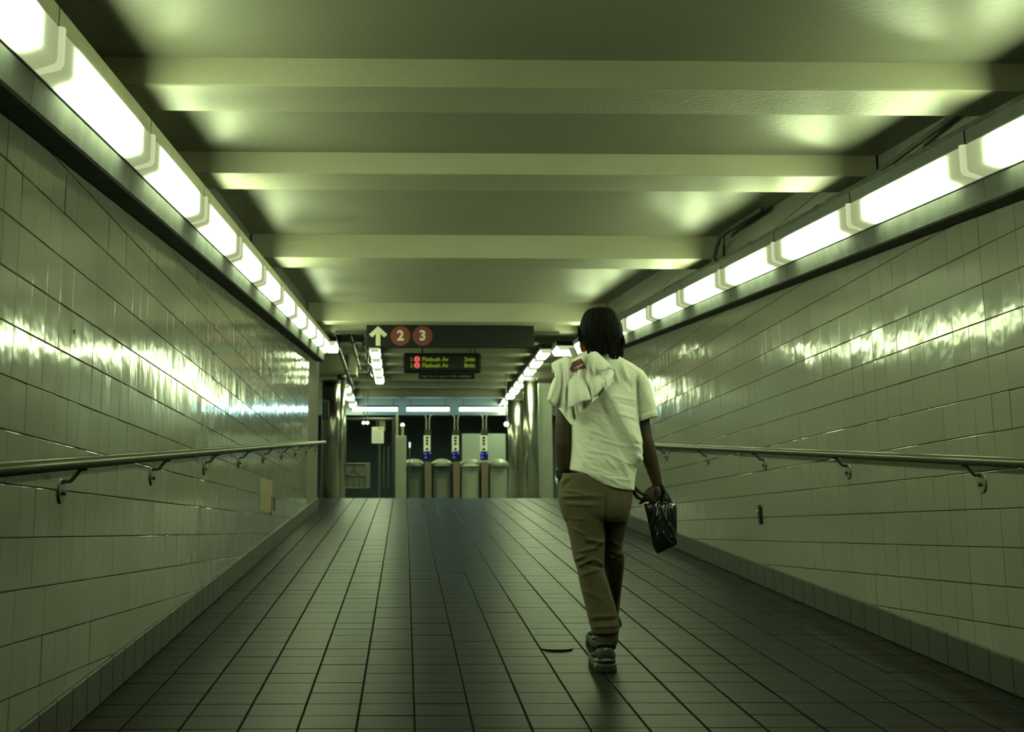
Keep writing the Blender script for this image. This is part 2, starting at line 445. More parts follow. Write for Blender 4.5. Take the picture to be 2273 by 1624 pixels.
# ------------------------------------------------------------------ handrails
def rail(s, X, Xr, zf, y0, y1, side, yb, pitch, n):
    t = thing('handrail', 'round metal handrail along the %s wall' % side, 'handrail', (Xr, y0, zf(y0)))
    pts = [(Xr, y0, zf(y0)), (Xr, y1-.05, zf(y1-.05)), (Xr, y1, zf(y1))]
    MB().tube(pts, [.021, .021, .015], n=20).build('rail', M_rail, t, smooth=True)
    for i in range(n):
        y = yb+i*pitch; z = zf(y)-.098
        b = MB(); b.tube([(X, y, z), (X+s*.009, y, z)], [.044, .042], n=20)
        br = b.build('bracket', M_iron if s > 0 else M_ironL, t)
        b = MB(); b.tube([(X+s*.006, y, z-.006), (X+s*.022, y, z-.006)], .009, n=8); b.build('bolt', M_iron, br)
        b = MB(); d = abs(Xr-X)
        b.tube(smoothpts([(X+s*.004, y, z+.030), (X+s*.02, y, z+.034), (X+s*d*.45, y, z+.036), (X+s*d*.72, y, z+.062), (X+s*d*.85, y, z+.074), (X+s*(d+.012), y, z+.078)], 4), .0045, n=8, flat=1.6)
        b.build('arm', M_iron, br)
rail(1, XL, -1.115, lambda y: .167+.07356*(y-3.584), 1.2, 18.0, 'left', 4.50, 1.592, 9)
rail(-1, XR, 2.41, lambda y: .2604+.0744*(y-4.944), 1.2, 17.6, 'right', 5.49, 1.66, 8)

# bits on the walls
pa = onX(578, 1058, XL+.002); pb = onX(602.5, 1141, XL+.002)
t = thing('access_panel', 'rusty brown panel in the left wall near the base tiles', 'panel', (XL, pa[1], pa[2]))
MB().box(XL-.005, pa[1], onX(578, 1134, XL)[2], XL+.004, pb[1], onX(590, 1063, XL)[2]).build('plate', mat('rusty_plate', (.30, .22, .12), rough=.6, noise=.4, nscale=14, bump=.001, bscale=60), t)
MB().box(XL+.002, pb[1]-.05, onX(602, 1142, XL)[2], XL+.006, pb[1], onX(602, 1100, XL)[2]).build('slot', M_black, t)
pc = onX(608.5, 1105, XL)
MB().box(XL-.002, pc[1]-.03, onX(608.5, 1133, XL)[2], XL+.005, pc[1]+.03, pc[2]).build('gouge', M_black, t)
ph = onX(1691, 1142, XR)
t = thing('wall_clip', 'small black broken clip on the right wall below the handrail', 'clip', ph)
a = .030
b = MB(); b.prism([(ph[1]-.022, ph[2]-.066), (ph[1]+.010, ph[2]-.064), (ph[1]+.016, ph[2]-.02), (ph[1]+.03, ph[2]-.015), (ph[1]+.03, ph[2]+.04), (ph[1]+.008, ph[2]+.068), (ph[1]-.02, ph[2]+.05)], 'x', XR-.022, XR+.003)
b.build('clip_body', M_black, t, bevel=.003)
MB().sphere((XR-.024, ph[1]+.012, ph[2]+.03), .006).build('screw', M_white, t)
for (px, py, r, lb) in ((165, 736, .008, 'small dark plug hole in the left wall tiles'), (1955, 0, 0, '')):
    if r:
        q = onX(px, py, XL+.001); b = MB(); b.tube([(XL-.004, q[1], q[2]), (XL+.0025, q[1], q[2])], r, n=10)
        tag(b.build('wall_plug', M_black), lb, 'plug')

# ------------------------------------------------------------------ text
def text_mesh(txt, size, name, bold=0.0, ext=.002, align='CENTER', space=1.0):
    cu = bpy.data.curves.new(name, 'FONT'); cu.body = txt; cu.size = size; cu.align_x = align; cu.align_y = 'CENTER'
    cu.offset = bold; cu.extrude = ext; cu.resolution_u = 4; cu.space_character = space
    o = bpy.data.objects.new('tmp', cu); C.objects.link(o); dg = bpy.context.evaluated_depsgraph_get(); dg.update()
    me = bpy.data.meshes.new_from_object(o.evaluated_get(dg)); bpy.data.objects.remove(o); return me
def text_on(txt, px, py, Y, hpx, name, m, parent, bold=0.0, align='CENTER', fit=None, space=1.0):
    """lettering on a face that looks back towards -Y; hpx is the cap height"""
    s = Y/F; me = text_mesh(txt, hpx*s/.70, name, bold*s, .0015, align, space)
    co = np.empty(len(me.vertices)*3); me.vertices.foreach_get('co', co); co = co.reshape(-1, 3)
    yc = (co[:, 1].max()+co[:, 1].min())/2; co[:, 1] -= yc
    if fit: co[:, 0] *= fit*s/(co[:, 0].max()-co[:, 0].min())
    p = at(px, py, Y)
    out = np.stack([co[:, 0]+p[0], -co[:, 2]+Y-.002, co[:, 1]+p[2]], 1)
    me.vertices.foreach_set('co', out.ravel()); me.update()
    return link(name, me, m, parent)

# direction sign
Y = 16.82
t = thing('direction_sign', 'long black hanging sign with a white up arrow and red 2 and 3 discs', 'sign', at(999, 722, Y))
MB().bpx(813, 722.5, 1185, 770, Y, .07).build('panel', M_black, t, bevel=.004)
b = MB(); b.bpx(744, 735, 1242, 739.5, Y+.09, .04); b.build('support_bar', M_iron, t)
for x in (850, 1150): MB().tube([at(x, 735, Y+.035), at(x, 735, Y+.035)+np.array([0, 0, .12])], .012).build('hanger', M_iron, t)
b = MB(); pts = [(839, 723.5), (860, 742), (852.5, 748.5), (844.3, 740.5), (844.3, 767), (834.2, 767), (834.2, 740.5), (826.5, 748.5), (819.5, 742)]
pp = [at(x, y, Y) for x, y in pts]
b.prism([(q[0], q[2]) for q in pp], 'y', Y-.004, Y+.001); b.build('arrow', M_signtxt, t)
for cx, ch in ((889, '2'), (938, '3')):
    q = at(cx, 745, Y); b = MB(); b.prism([(q[0]+.132*math.cos(a), q[2]+.132*math.sin(a)) for a in np.linspace(0, 2*math.pi, 40, endpoint=False)], 'y', Y-.003, Y+.001)
    d = b.build('disc', M_red, t); d['label'] = 'red disc with the number '+ch
    text_on(ch, cx, 744, Y-.003, 22, 'numeral', M_signtxt, d, bold=1.0)

# train time display
Y = 20.3
t = thing('arrival_display', 'black electronic display with green train times and red route dots', 'display', at(982, 782, Y))
MB().bpx(896, 783, 1068, 826, Y, .18).build('case', M_black, t, bevel=.03)
MB().bpx(908, 789.5, 1056, 818, Y-.002, .01).build('screen', mat('screen_glass', (.025, .03, .02), rough=.25), t)
M_led = glow('led_green', (.30, .42, .02), .55); M_ledr = glow('led_red', (1.0, .13, .10), .9)
M_ledrd = glow('led_red_dark', (.30, .015, .01), .5)
for row, (yy, mins, ix) in enumerate(((797, '2min', '1.'), (810.5, '8min', '2.'))):
    text_on(ix, 914, yy, Y-.004, 8, 'lettering', M_led, t, bold=.25, fit=6)
    text_on('Flatbush Av', 966, yy, Y-.004, 9, 'lettering', M_led, t, bold=.3, fit=58)
    text_on(mins, 1042.5, yy, Y-.004, 9, 'lettering', M_led, t, bold=.3, fit=24)
    q = at(925.7, yy, Y); b = MB(); b.prism([(q[0]+.047*math.cos(a), q[2]+.047*math.sin(a)) for a in np.linspace(0, 2*math.pi, 24, endpoint=False)], 'y', Y-.010, Y-.006)
    b.build('route_dot', M_ledr, t); text_on('2', 925.7, yy, Y-.012, 6.5, 'numeral', M_ledrd, t, bold=.3)
for x in (938, 1055): MB().tube([at(x, 784, Y+.09), at(x, 784, Y+.09)+np.array([0, 0, .75])], .02).build('hanger', M_iron, t)
Y = 21.4
t = thing('notice_sign', 'dark notice board with two lines of pale lettering behind the display', 'sign', at(992, 815, Y))
MB().bpx(929, 812, 1053, 840.5, Y, .05).build('panel', M_black, t)
M_dimtxt = mat('dull_lettering', (.26, .28, .23), rough=.6)
text_on('Video and surveillance cameras', 990, 825.5, Y, 6, 'lettering', M_dimtxt, t, bold=.15, fit=110)
text_on('may be in use in this station.', 990, 835, Y, 6, 'lettering', M_dimtxt, t, bold=.2, fit=114)
for x in (940, 1044): MB().tube([at(x, 813, Y+.02), at(x, 813, Y+.02)+np.array([0, 0, .84])], .012).build('hanger', M_iron, t)

# ------------------------------------------------------------------ mezzanine shell
ZM = 3.60
b = MB(); b.box(-6, 17.5, ZM, 7, 41, ZM+.3)
mc = b.build('ceiling', M_farceil); mc['kind'] = 'structure'
for i in range(9):   # ribs across the upper ceiling
    y = 19.3+i*1.5
    MB().box(-6, y, ZM-.10, 7, y+.28, ZM).build('rib', M_farceil, mc)
# beam right behind the low ceiling that closes the gap above it
b = MB(); b.box(-6, 17.46, K*17.45+HC, 7, 17.52, ZM); b.build('beam', M_ceil, mc)
for side, x0, x1 in (('left', -3.4, -3.1), ('right', 4.3, 4.6)):
    b = MB(); b.box(x0, 17.0, ZC-1, x1, 41, ZM); o = b.build('wall_'+side, M_farwall); o['kind'] = 'structure'
for x0, x1 in ((-3.4, XL-.36), (XR+.36, 4.6)):
    b = MB(); b.box(x0, 17.4, ZC-1, x1, 17.7, ZM); o = b.build('wall_front', M_farwall); o['kind'] = 'structure'
b = MB(); b.box(-6, 40.6, ZC, 7, 41, ZM); o = b.build('wall_back', M_far); o['kind'] = 'structure'
b = MB(); b.box(-6, 35.0, (1178-925)*35/F, 7, 35.25, ZM); o = b.build('wall_back', M_farblue); o['kind'] = 'structure'
tag(MB().bpx(1026, 962, 1122, 1060, 34.3, .1).build('wall_panel', mat('pale_board', (.23, .26, .23), rough=.6)), 'pale grey board behind the turnstiles on the right', 'panel')
# low soffits at both sides
MB().box(-6, 33.0, (1178-885)*33.0/F, 7, 33.3, ZM).build('beam', M_farceil, mc)  # beam added to darken the blue-lit strip of ceiling by the tube lamps
MB().box(-3.2, 26.4, 3.20, -1.0, 26.9, ZM).build('soffit', M_farceil, mc)
MB().box(2.85, 28.6, 3.36, 4.3, 29.0, ZM).build('soffit', M_farceil, mc)

# columns
def column(pxc, wpx, Y, top, label, base_px=None):
    s = Y/F; c = at(pxc, 1000, Y); r = wpx*s/2
    t = thing('steel_column', label, 'column', (c[0], Y+r, ZC))
    ring = lambda z, k=1.0, n=40: [(c[0]+r*k*math.copysign(abs(math.cos(a))**.8, math.cos(a)), Y+r+r*k*math.copysign(abs(math.sin(a))**.8, math.sin(a)), z) for a in np.linspace(0, 2*math.pi, n, endpoint=False)]
    z0 = ZC if base_px is None else ZC+.10
    b = MB(); b.loft([ring(z0), ring(ZC+1.5), ring(top)]); b.build('cladding', M_steel, t, smooth=False)
    b = MB(); b.loft([ring(ZC, .9), ring(z0+.02, .9)]); b.build('plinth', M_iron, t)
    for p_ in t.children[0].data.polygons: p_.use_smooth = True
    b = MB(); b.loft([ring(top, 1.04), ring(top+.05, 1.04)]); b.build('collar', M_iron, t)
    return t
column(732, 40, 24.0, 2.76, 'round steel column at the end of the left wall')
column(756, 20, 26.0, 3.1, 'slim steel column behind the left column')
column(1181, 33, 27.6, 3.2, 'tall steel column right of the turnstiles, nearer one')
column(1148, 38, 29.0, 2.92, 'steel column right of the turnstiles, farther one', base_px=1)
t = thing('steel_pier', 'flat steel clad pier beside the nearer right column', 'pier', at(1211, 1103, 28.2)*np.array([1, 1, 0])+np.array([0, 0, ZC]))
a = at(1197, 1000, 28.2)[0]; c_ = at(1227, 1000, 28.2)[0]
MB().box(a, 28.2, ZC, c_, 28.55, 3.3).build('cladding', M_turn, t, bevel=.01)
MB().box(a-.02, 28.18, 3.24, c_+.02, 28.57, 3.34).build('collar', M_iron, t)
tag(MB().bpx(715, 888, 730, 931, 19.2, .08).build('wall_box', M_black, bevel=.006), 'small black box mounted beside the end of the left wall', 'box')
for i, (xx, zz, r, y0, y1, lb) in enumerate(((-1.18, 3.2, .035, 20.5, 29.0, 'thick pipe under the upper ceiling, leftmost of three'), (-.93, 3.3, .022, 21.5, 26.2, 'thin pipe under the upper ceiling, middle one of three'), (-.71, 3.25, .025, 21.0, 27.2, 'wavy pipe under the upper ceiling, nearest to the lamp column'))):
    pts = [(xx+(.03*math.sin(j*1.9) if i == 2 else 0), y0+(y1-y0)*j/10, zz) for j in range(11)]
    t = thing('ceiling_pipe', lb, 'pipe', pts[0])
    MB().tube(smoothpts(pts, 3), r, n=10).build('pipe', M_channel, t, smooth=True)
    for j in (2, 6, 9): MB().box(pts[j][0]-r*1.4, pts[j][1]-.02, zz-r*1.2, pts[j][0]+r*1.4, pts[j][1]+.02, ZM).build('strap', M_iron, t)

# lamps of the mezzanine
M_lamp2 = lamp_mat('far_lamp_diffuser', LAMP_COL, LAMP_STR*1.5, .60, 0, .2)
def far_lamp(x, y, z, w, ln, label, group):
    t = thing('ceiling_lamp', label, 'lamp', (x, y, z), group)
    ln *= .93; b = MB(); h = ln/2-.03
    b.prism([(-w/2, .0), (-w/2*.8, -.06), (w/2*.8, -.06), (w/2, .0)], 'y', -h, h); o = b.build('diffuser', M_lamp2); o.parent = t
    b = MB(); b.box(-w/2-.01, -ln/2, .001, w/2+.01, ln/2, .07); o = b.build('housing', M_channel); o.parent = t
    b = MB(); b.prism([(-w/2-.01, .0), (-w/2*.8, -.065), (w/2*.8, -.065), (w/2+.01, .0)], 'y', -h-.02, -h); o = b.build('end_bracket', M_bracketglow); o.parent = t
    return t
for i in range(9):
    far_lamp(2.70, 24.55+i*1.30, 3.40, .20, 1.29, 'ceiling lamp of the long diagonal row above the turnstiles, %s from the near end' % ordw[i].replace('nearest', 'first'), 'diagonal row of ceiling lamps')
for i in range(4):
    far_lamp(-.575, 24.5+i*1.45, 3.40, .19, 1.42, 'ceiling lamp below the arrow sign, %s from the top' % ['first', 'second', 'third', 'lowest'][i], 'column of ceiling lamps under the arrow')
for i in range(3):
    far_lamp(-1.40, 30.6+i*1.9, 3.38, .2, 1.85, 'small ceiling lamp above the left gate, %s' % ['nearest of three', 'middle of three', 'farthest of three'][i], 'short row of ceiling lamps at left')
# the single lamp beyond the left row
c = at(731.5, 758, 18.4)
far_lamp(c[0], 18.9, c[2]+.02, .17, .9, 'single bright lamp hanging just beyond the left wall row', None)
c = at(1268, 775, 19.5)
far_lamp(c[0], 19.9, c[2]+.06, .42, .8, 'bright lamp beyond the right row, left of the walker\'s ear', None)
M_cool = glow('cool_tube', COOL_COL, 14.0)
for (x0, x1, nm) in ((783, 882, 'left'), (903, 997, 'middle'), (1020, 1117, 'right')):
    Y = 34.2; t = thing('tube_lamp', 'bluish white tube lamp above the turnstiles, %s one of three' % nm, 'lamp', at((x0+x1)/2, 908, Y), 'cool tube lamps at the far end')
    a = at(x0, 908, Y); c = at(x1, 908, Y)
    MB().tube([a, c], .048, n=12).build('tube', M_cool, t, smooth=True)
    MB().box(a[0]-.03, Y-.05, a[2]+.05, c[0]+.03, Y+.05, a[2]+.10).build('housing', M_steelgrey, t)
    for xx in (a[0]+.1, c[0]-.1): MB().tube([(xx, Y, a[2]+.1), (xx, Y, ZM)], .01).build('hanger', M_iron, t)
for (px, py, Y, r, lb, cat) in ((807, 938, 33, .045, 'left one of two small round lights seen through the gate', 'light'), (815.5, 938, 33, .045, 'right one of two small round lights seen through the gate', 'light'), (893.5, 943, 26.78, .045, 'small bright bulb on the gate post', 'light'), (1124, 941, 29, .06, 'small warm reflection built as a glowing bulb left of the far right column', 'light')):
    q = at(px, py, Y); b = MB(); b.sphere(q, (r, r*.6, r)); o = tag(b.build('bulb', glow('bulb_glow', (.95, 1, .7), 2.2), smooth=True), lb, cat)  # the last one is a warm reflection, its bulb and stem are added
    if Y > 28: MB().tube([q+np.array([0, 0, r*.9]), np.array([q[0], q[1], ZM])], .012, n=8).build('stem', M_iron, o)
q = at(909.5, 993, 26.8); io = MB().bpx(907.5, 981, 911.5, 993, 26.78, .03).build('indicator', glow('ind', (.8, 1, .85), 1.2))
MB().tube([(q[0], 26.8, ZC), (q[0], 26.8, q[2]+.02)], .012, n=8).build('stem', M_ironL, io)
tag(io, 'thin white lit indicator strip left of the first turnstile', 'light')

# ------------------------------------------------------------------ turnstiles
YT = 27.0
def sx(px): return at(px, 1050, YT)[0]
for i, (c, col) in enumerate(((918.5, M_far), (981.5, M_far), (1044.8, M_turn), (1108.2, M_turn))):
    t = thing('barrier_cap', 'domed steel barrier end, %s' % ['leftmost of four', 'second from the left', 'third from the left', 'rightmost of four'][i], 'barrier', (sx(c), YT, ZC), 'domed barrier ends')
    w = .225; zt = at(900, 1030, YT)[2]
    b = MB(); n = 20
    rings = []
    for j in range(9):
        a = math.pi/2*j/8.6; k = math.cos(a)
        rings.append([(sx(c)+w*k*math.cos(u), YT+.3+.34*k*math.sin(u), zt+.13*math.sin(a)) for u in np.linspace(0, 2*math.pi, 28, endpoint=False)])
    b.loft(rings); b.build('dome', M_turn, t, smooth=True)
    b = MB(); b.loft([[(sx(c)+w*k*math.cos(u), YT+.3+.34*k*math.sin(u), z) for u in np.linspace(0, 2*math.pi, 28, endpoint=False)] for k, z in ((.97, zt-.045), (1.02, zt-.03), (1.02, zt))]); b.build('rim', M_white if i == 2 else M_turn, t)
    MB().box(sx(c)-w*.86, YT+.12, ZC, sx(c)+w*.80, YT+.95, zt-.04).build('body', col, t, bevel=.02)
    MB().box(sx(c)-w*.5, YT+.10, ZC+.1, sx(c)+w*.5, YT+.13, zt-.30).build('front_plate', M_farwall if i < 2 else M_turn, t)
for i, c in enumerate((948.5, 1011.5, 1074.5)):
    t = thing('turnstile', 'turnstile post with white button panel and blue lights, %s of three' % ['left', 'middle', 'right'][i], 'turnstile', (sx(c), YT, ZC), 'turnstile posts')
    a, c2 = sx(c-7), sx(c+7)
    zt = at(900, 1019, YT)[2]
    MB().box(sx(c-6), YT, ZC, sx(c+9.5), YT+.9, zt-.05).build('cabinet', M_brown, t, bevel=.01)
    b = MB(); b.bpx(c-7, 1001, c+9, 1020, YT-.02, .2); b.build('reader', M_black, t, bevel=.01)
    for (dx, y) in ((-4, 1007), (6, 1005.5), (-3.5, 1015)):
        b = MB(); b.sphere(at(c+dx, y, YT-.03), .021); b.build('blue_light', glow('blue_led', (.05, .06, .9), 1.3), t, smooth=True)
    b = MB(); b.bpx(c-8, 966, c+7, 1004, YT, .12); pn = b.build('button_panel', M_white, t, bevel=.008)
    for k, y in enumerate((970, 978, 985, 996.5)):
        q = at(c-.5, y, YT)
        if k == 0: b = MB(); b.bpx(c-3.5, 969, c+3, 973.5, YT-.006, .01)
        else: b = MB(); b.tube([q-np.array([0, .008, 0]), q+np.array([0, .002, 0])], .027, n=16)
        b.build('button', M_black, pn)
    b = MB(); b.bpx(c-6, 954, c+9, 966, YT+.01, .14); b.build('junction_box', M_iron, t, bevel=.006)
    for sgn in (-1, 1):
        x0 = c+1+sgn*3.6
        tip = c+1+sgn*31
        pts = [at(x0, 955, YT+.06), at(x0, 932, YT+.06), at(x0+sgn*1.5, 924, YT+.06), at(x0+sgn*7, 918.5, YT+.06), at(x0+sgn*12, 917, YT+.06), at(tip, 917, YT+.06)]
        MB().tube(smoothpts(pts, 4), .013, n=8).build('conduit', M_turn, t, smooth=True)
# service gate at the left
YG = 26.6
t = thing('service_gate', 'dark metal service gate with arched bars left of the turnstiles', 'gate', (at(820, 1000, YG)[0], YG, ZC))
def gx(px): return at(px, 1000, YG)[0]
def gz(py): return at(820, py, YG)[2]
def bar(nm, x0, y0, x1, y1, w, m=M_iron):
    MB().tube([(gx(x0), YG, gz(y0)), (gx(x1), YG, gz(y1))], w, n=8).build(nm, m, t)
ZTG = gz(930)
bar('gate_post', 764, 925, 764, 1108, .04); bar('gate_post', 842, 930, 842, 1108, .022, M_ironL); bar('gate_post', 873, 925, 873, 1108, .03)
bar('rail', 764, 1029, 822, 1029, .016, M_ironL); bar('rail', 764, 1055, 812, 1055, .010, M_ironL); bar('rail', 764, 1083, 822, 1083, .016, M_ironL)
bar('rail', 764, 930, 873, 930, .03)
for x in (775, 787, 799, 811): bar('picket', x, 1055, x, 1083, .010, M_ironL)
for cx in (768, 805):
    pts = [(gx(cx+18*math.cos(a)*(1 if cx < 780 else -1)), YG, gz(1031+22*math.sin(a))) for a in np.linspace(0, math.pi/2, 9)]
    MB().tube(pts, .010, n=8).build('arch', M_ironL, t)
MB().box(gx(765), YG+.02, gz(1083), gx(812), YG+.03, gz(1030)).build('infill', M_farwall, t)
MB().box(gx(812), YG-.02, gz(1083), gx(822), YG+.03, gz(1028)).build('lock_stile', M_farwall, t)
for x in (852, 862): bar('picket', x, 990, x, 1083, .012, M_ironL)
# posts of the fare line
t = thing('fare_line_post', 'pale steel post between the gate and the turnstiles', 'post', (gx(890), YG, ZC))
MB().box(gx(877), YG, ZC, gx(902), YG+.35, gz(966)).build('cabinet', M_turn, t, bevel=.015)
MB().tube([(gx(893), YG+.15, gz(966)), (gx(893), YG+.15, gz(944))], .03).build('lamp_stem', M_turn, t)
MB().box(gx(878), YG+.05, gz(966), gx(884), YG+.12, gz(912)).build('mullion', M_turn, t)
Y = 26.5
t = thing('paper_notice', 'white paper notice with a red header hanging at the gate', 'notice', at(839, 947, Y))
MB().bpx(825, 947, 852, 983.5, Y, .01).build('sheet', M_paper, t)
MB().bpx(838, 948.5, 850, 953, Y-.003, .004).build('header', mat('header_red', (.75, .35, .26), rough=.7), t)
for k in range(7): MB().bpx(828, 957+k*3.4, 849-(k % 3)*2, 958+k*3.4, Y-.002, .003).build('text_line', mat('print_grey', (.5, .53, .48)), t)
for x in (836, 847): MB().tube([at(x, 947, Y+.005), at(x, 931, Y+.03)], .006).build('string', M_ironL, t)
tag(MB().bpx(841, 933, 855, 956, 26.64, .12).build('junction_box', M_turn, bevel=.01), 'pale box behind the top of the paper notice', 'box')

# ------------------------------------------------------------------ the walker
YP = 5.88
def ringLR(L, R, b, Y=None, N=36, e=.86, yo=0.0):
    Y = YP if Y is None else Y
    a = at(*L, Y); c = at(*R, Y); m = (a+c)/2; h = (c-a)/2
    out = []
    for i in range(N):
        t_ = 2*math.pi*i/N; cs, sn = math.cos(t_), math.sin(t_)
        cs = math.copysign(abs(cs)**e, cs); sn = math.copysign(abs(sn)**e, sn)
        out.append(m+h*cs+np.array([0, b*sn+yo, 0]))
    return out
def LR(rows, **kw): return [ringLR(r[0], r[1], r[2], *( [r[3]] if len(r) > 3 else []), **kw) for r in rows]
def dense(rows, n=3):
    """interpolate rows ((L),(R),b[,Y]) smoothly"""
    A = np.array([[*r[0], *r[1], r[2], (r[3] if len(r) > 3 else YP)] for r in rows]); P = smoothpts(A, n)
    return [((p[0], p[1]), (p[2], p[3]), p[4], p[5]) for p in P]
def crease(me, lines, front=True):
    """press folds into a garment; lines: (x0,y0,x1,y1,amp,w_left,w_right) in picture units"""
    n = len(me.vertices); co = np.empty(n*3); me.vertices.foreach_get('co', co); co = co.reshape(-1, 3)
    no = np.empty(n*3); me.vertex_normals.foreach_get('vector', no); no = no.reshape(-1, 3)
    q = proj(co); d = np.zeros(n); wgt = np.clip(-no[:, 1]*1.6+.35, 0, 1)
    for (x0, y0, x1, y1, amp, wl, wr) in lines:
        a = np.array([x0, y0]); v = np.array([x1, y1])-a; L_ = np.linalg.norm(v); v = v/L_
        r = q-a; s = r@v; u = r[:, 0]*v[1]-r[:, 1]*v[0]       # positive: right of the direction
        over = np.where(s < 0, s, np.where(s > L_, s-L_, 0))
        e = np.exp(-(u/np.where(u > 0, wr, wl))**2)*np.exp(-(over/(L_*.12+2))**2)*np.clip(np.minimum(s, L_-s)/(L_*.25)+.35, .2, 1)
        d += amp*e
    co += no*(d*wgt)[:, None]
    me.vertices.foreach_set('co', co.ravel()); me.update()

person = thing('person', 'person walking away in a white short-sleeved shirt and olive brown trousers', 'person', (at(1349, 1494, 5.8)[0], 5.85, K*5.85-HF))
M_skin = mat('skin', (.040, .027, .018), rough=.55, spec=.3, noise=.1, nscale=20)
M_shirt = mat('shirt_cotton', (.80, .80, .72), rough=.85, noise=.05, nscale=60, bump=.0006, bscale=160, sheen=.2)
M_tee = mat('tee_cotton', (.84, .84, .78), rough=.85, noise=.04, nscale=60, bump=.0005, bscale=200, sheen=.2)
M_trouser = mat('trouser_twill', (.10, .082, .045), rough=.85, noise=.16, nscale=25, bump=.0007, bscale=220)
M_hair = mat('dark_hair', (.005, .0055, .005), rough=.8, spec=.12, noise=.3, nscale=60)

# body: one continuous surface
b = MB()
# head
hc = at(1336, 738, YP-.005)
rings = []
for (z, a_, bf, bb_) in ((-.125, .030, .055, .02), (-.115, .042, .078, .035), (-.095, .052, .088, .05), (-.07, .060, .090, .066), (-.04, .067, .088, .082), (0, .074, .092, .094), (.035, .076, .092, .098), (.065, .070, .082, .090), (.09, .054, .06, .07), (.105, .03, .035, .04)):
    rings.append([hc+np.array([a_*math.cos(t_), (bf if math.sin(t_) > 0 else bb_)*math.sin(t_), z]) for t_ in np.linspace(0, 2*math.pi, 28, endpoint=False)])
b.loft(rings)
b.sphere(hc+np.array([0, .098, -.030]), (.014, .022, .020)); b.sphere(hc+np.array([0, .092, -.005]), (.010, .014, .03))   # nose
b.sphere(hc+np.array([0, .090, -.062]), (.026, .012, .006)); b.sphere(hc+np.array([0, .088, -.073]), (.022, .012, .007))  # lips
for s_ in (-1, 1):
    b.sphere(hc+np.array([s_*.030, .076, .004]), (.015, .012, .009))
    b.sphere(hc+np.array([s_*.075, .004, -.012]), (.008, .022, .033)); b.sphere(hc+np.array([s_*.073, .0, -.038]), (.007, .010, .011))
b.tube([hc+np.array([.01, .0, -.06]), at(1343, 785, YP), at(1347, 805, YP)], [.050, .052, .066], n=24)
# torso
b.loft(LR(dense([((1316, 800), (1378, 800), .055), ((1262, 826), (1418, 828), .075), ((1266, 880), (1412, 882), .090), ((1272, 960), (1404, 962), .088), ((1272, 1030), (1400, 1036), .088), ((1258, 1085), (1396, 1092), .098), ((1256, 1120), (1394, 1124), .095)])))
# arms
def arm(pts, r): return b.tube([at(x, y, Y) for x, y, Y in pts], r, n=20)
YR = YP+.0
arm([(1408, 838, YR), (1420, 870, YR), (1426, 935, YR-.005), (1430, 965, YR-.005), (1436, 990, YR-.005), (1445, 1025, YR), (1454, 1055, YR), (1460, 1078, YR)], [.048, .046, .033, .034, .036, .034, .028, .023])
arm([(1268, 838, YP), (1256, 870, YP), (1251, 905, YP), (1250, 940, YP-.01), (1250.5, 985, YP-.01), (1251, 1020, YP), (1250, 1055, YP+.01), (1250, 1072, YP+.02)], [.046, .046, .034, .036, .038, .034, .026, .024])
# left hand in the pocket
b.tube([at(1250, 1070, YP+.02), at(1254, 1085, YP+.03), at(1260, 1100, YP+.04)], [.026, .034, .030], n=16, flat=.6)
for k in range(4):
    b.tube([at(1253+k*5, 1098, YP+.035), at(1256+k*5, 1112, YP+.045), at(1259+k*5, 1124, YP+.05)], [.010, .009, .008], n=10)
b.tube([at(1262, 1080, YP+.03), at(1270, 1092, YP+.03), at(1273, 1104, YP+.035)], [.012, .011, .010], n=10)
# legs under the trousers
b.tube([at(1300, 1110, YP), at(1305, 1200, YP), at(1316, 1270, YP), at(1336, 1350, YP), at(1347, 1440, YP)], [.085, .068, .055, .05, .038], n=20)
b.tube([at(1362, 1110, YP+.02), at(1358, 1190, YP+.12), at(1358, 1260, YP+.22), at(1352, 1340, YP+.36), at(1340, 1400, YP+.50)], [.058, .05, .045, .042, .036], n=20)
body = link('body', evald(b, .0055, 3, 'body'), M_skin, person)
# the right hand that carries the bag: palm, four fingers, thumb
h = MB()
YH = YP-.005
P3 = lambda x, y, dy=0.0: at(x, y, YH+dy)
h.tube([P3(1460, 1066), P3(1456, 1084), P3(1449, 1093, -.005), P3(1439, 1101, -.01), P3(1431, 1104, -.01)], [.022, .024, .030, .028, .020], n=18, flat=.62)
fing = (([(1438, 1096), (1428, 1097), (1418, 1090), (1412, 1083), (1408, 1078)], -.018, .0085),
        ([(1436, 1103), (1424, 1108), (1414, 1102), (1408, 1094), (1407, 1085)], -.004, .009),
        ([(1436, 1106), (1430, 1111), (1424, 1114), (1421, 1116.5), (1418.5, 1118)], .012, .0072),
        ([(1446, 1102), (1450, 1111), (1455, 1112), (1458, 1107), (1457, 1101)], -.022, .0085))
for pts, dy, r in fing:
    h.tube([P3(x, y, dy) for x, y in pts], [r*1.12, r*1.05, r, r*.92, r*.7], n=12)
h.tube([P3(1458, 1082, -.02), P3(1463, 1091, -.032), P3(1462, 1100, -.034), P3(1458, 1107, -.030)], [.012, .011, .0095, .0075], n=12)   # thumb from the side of the palm
me = evald(h, .0026, 2, 'right_hand')
hand = link('hand', me, M_skin, person)
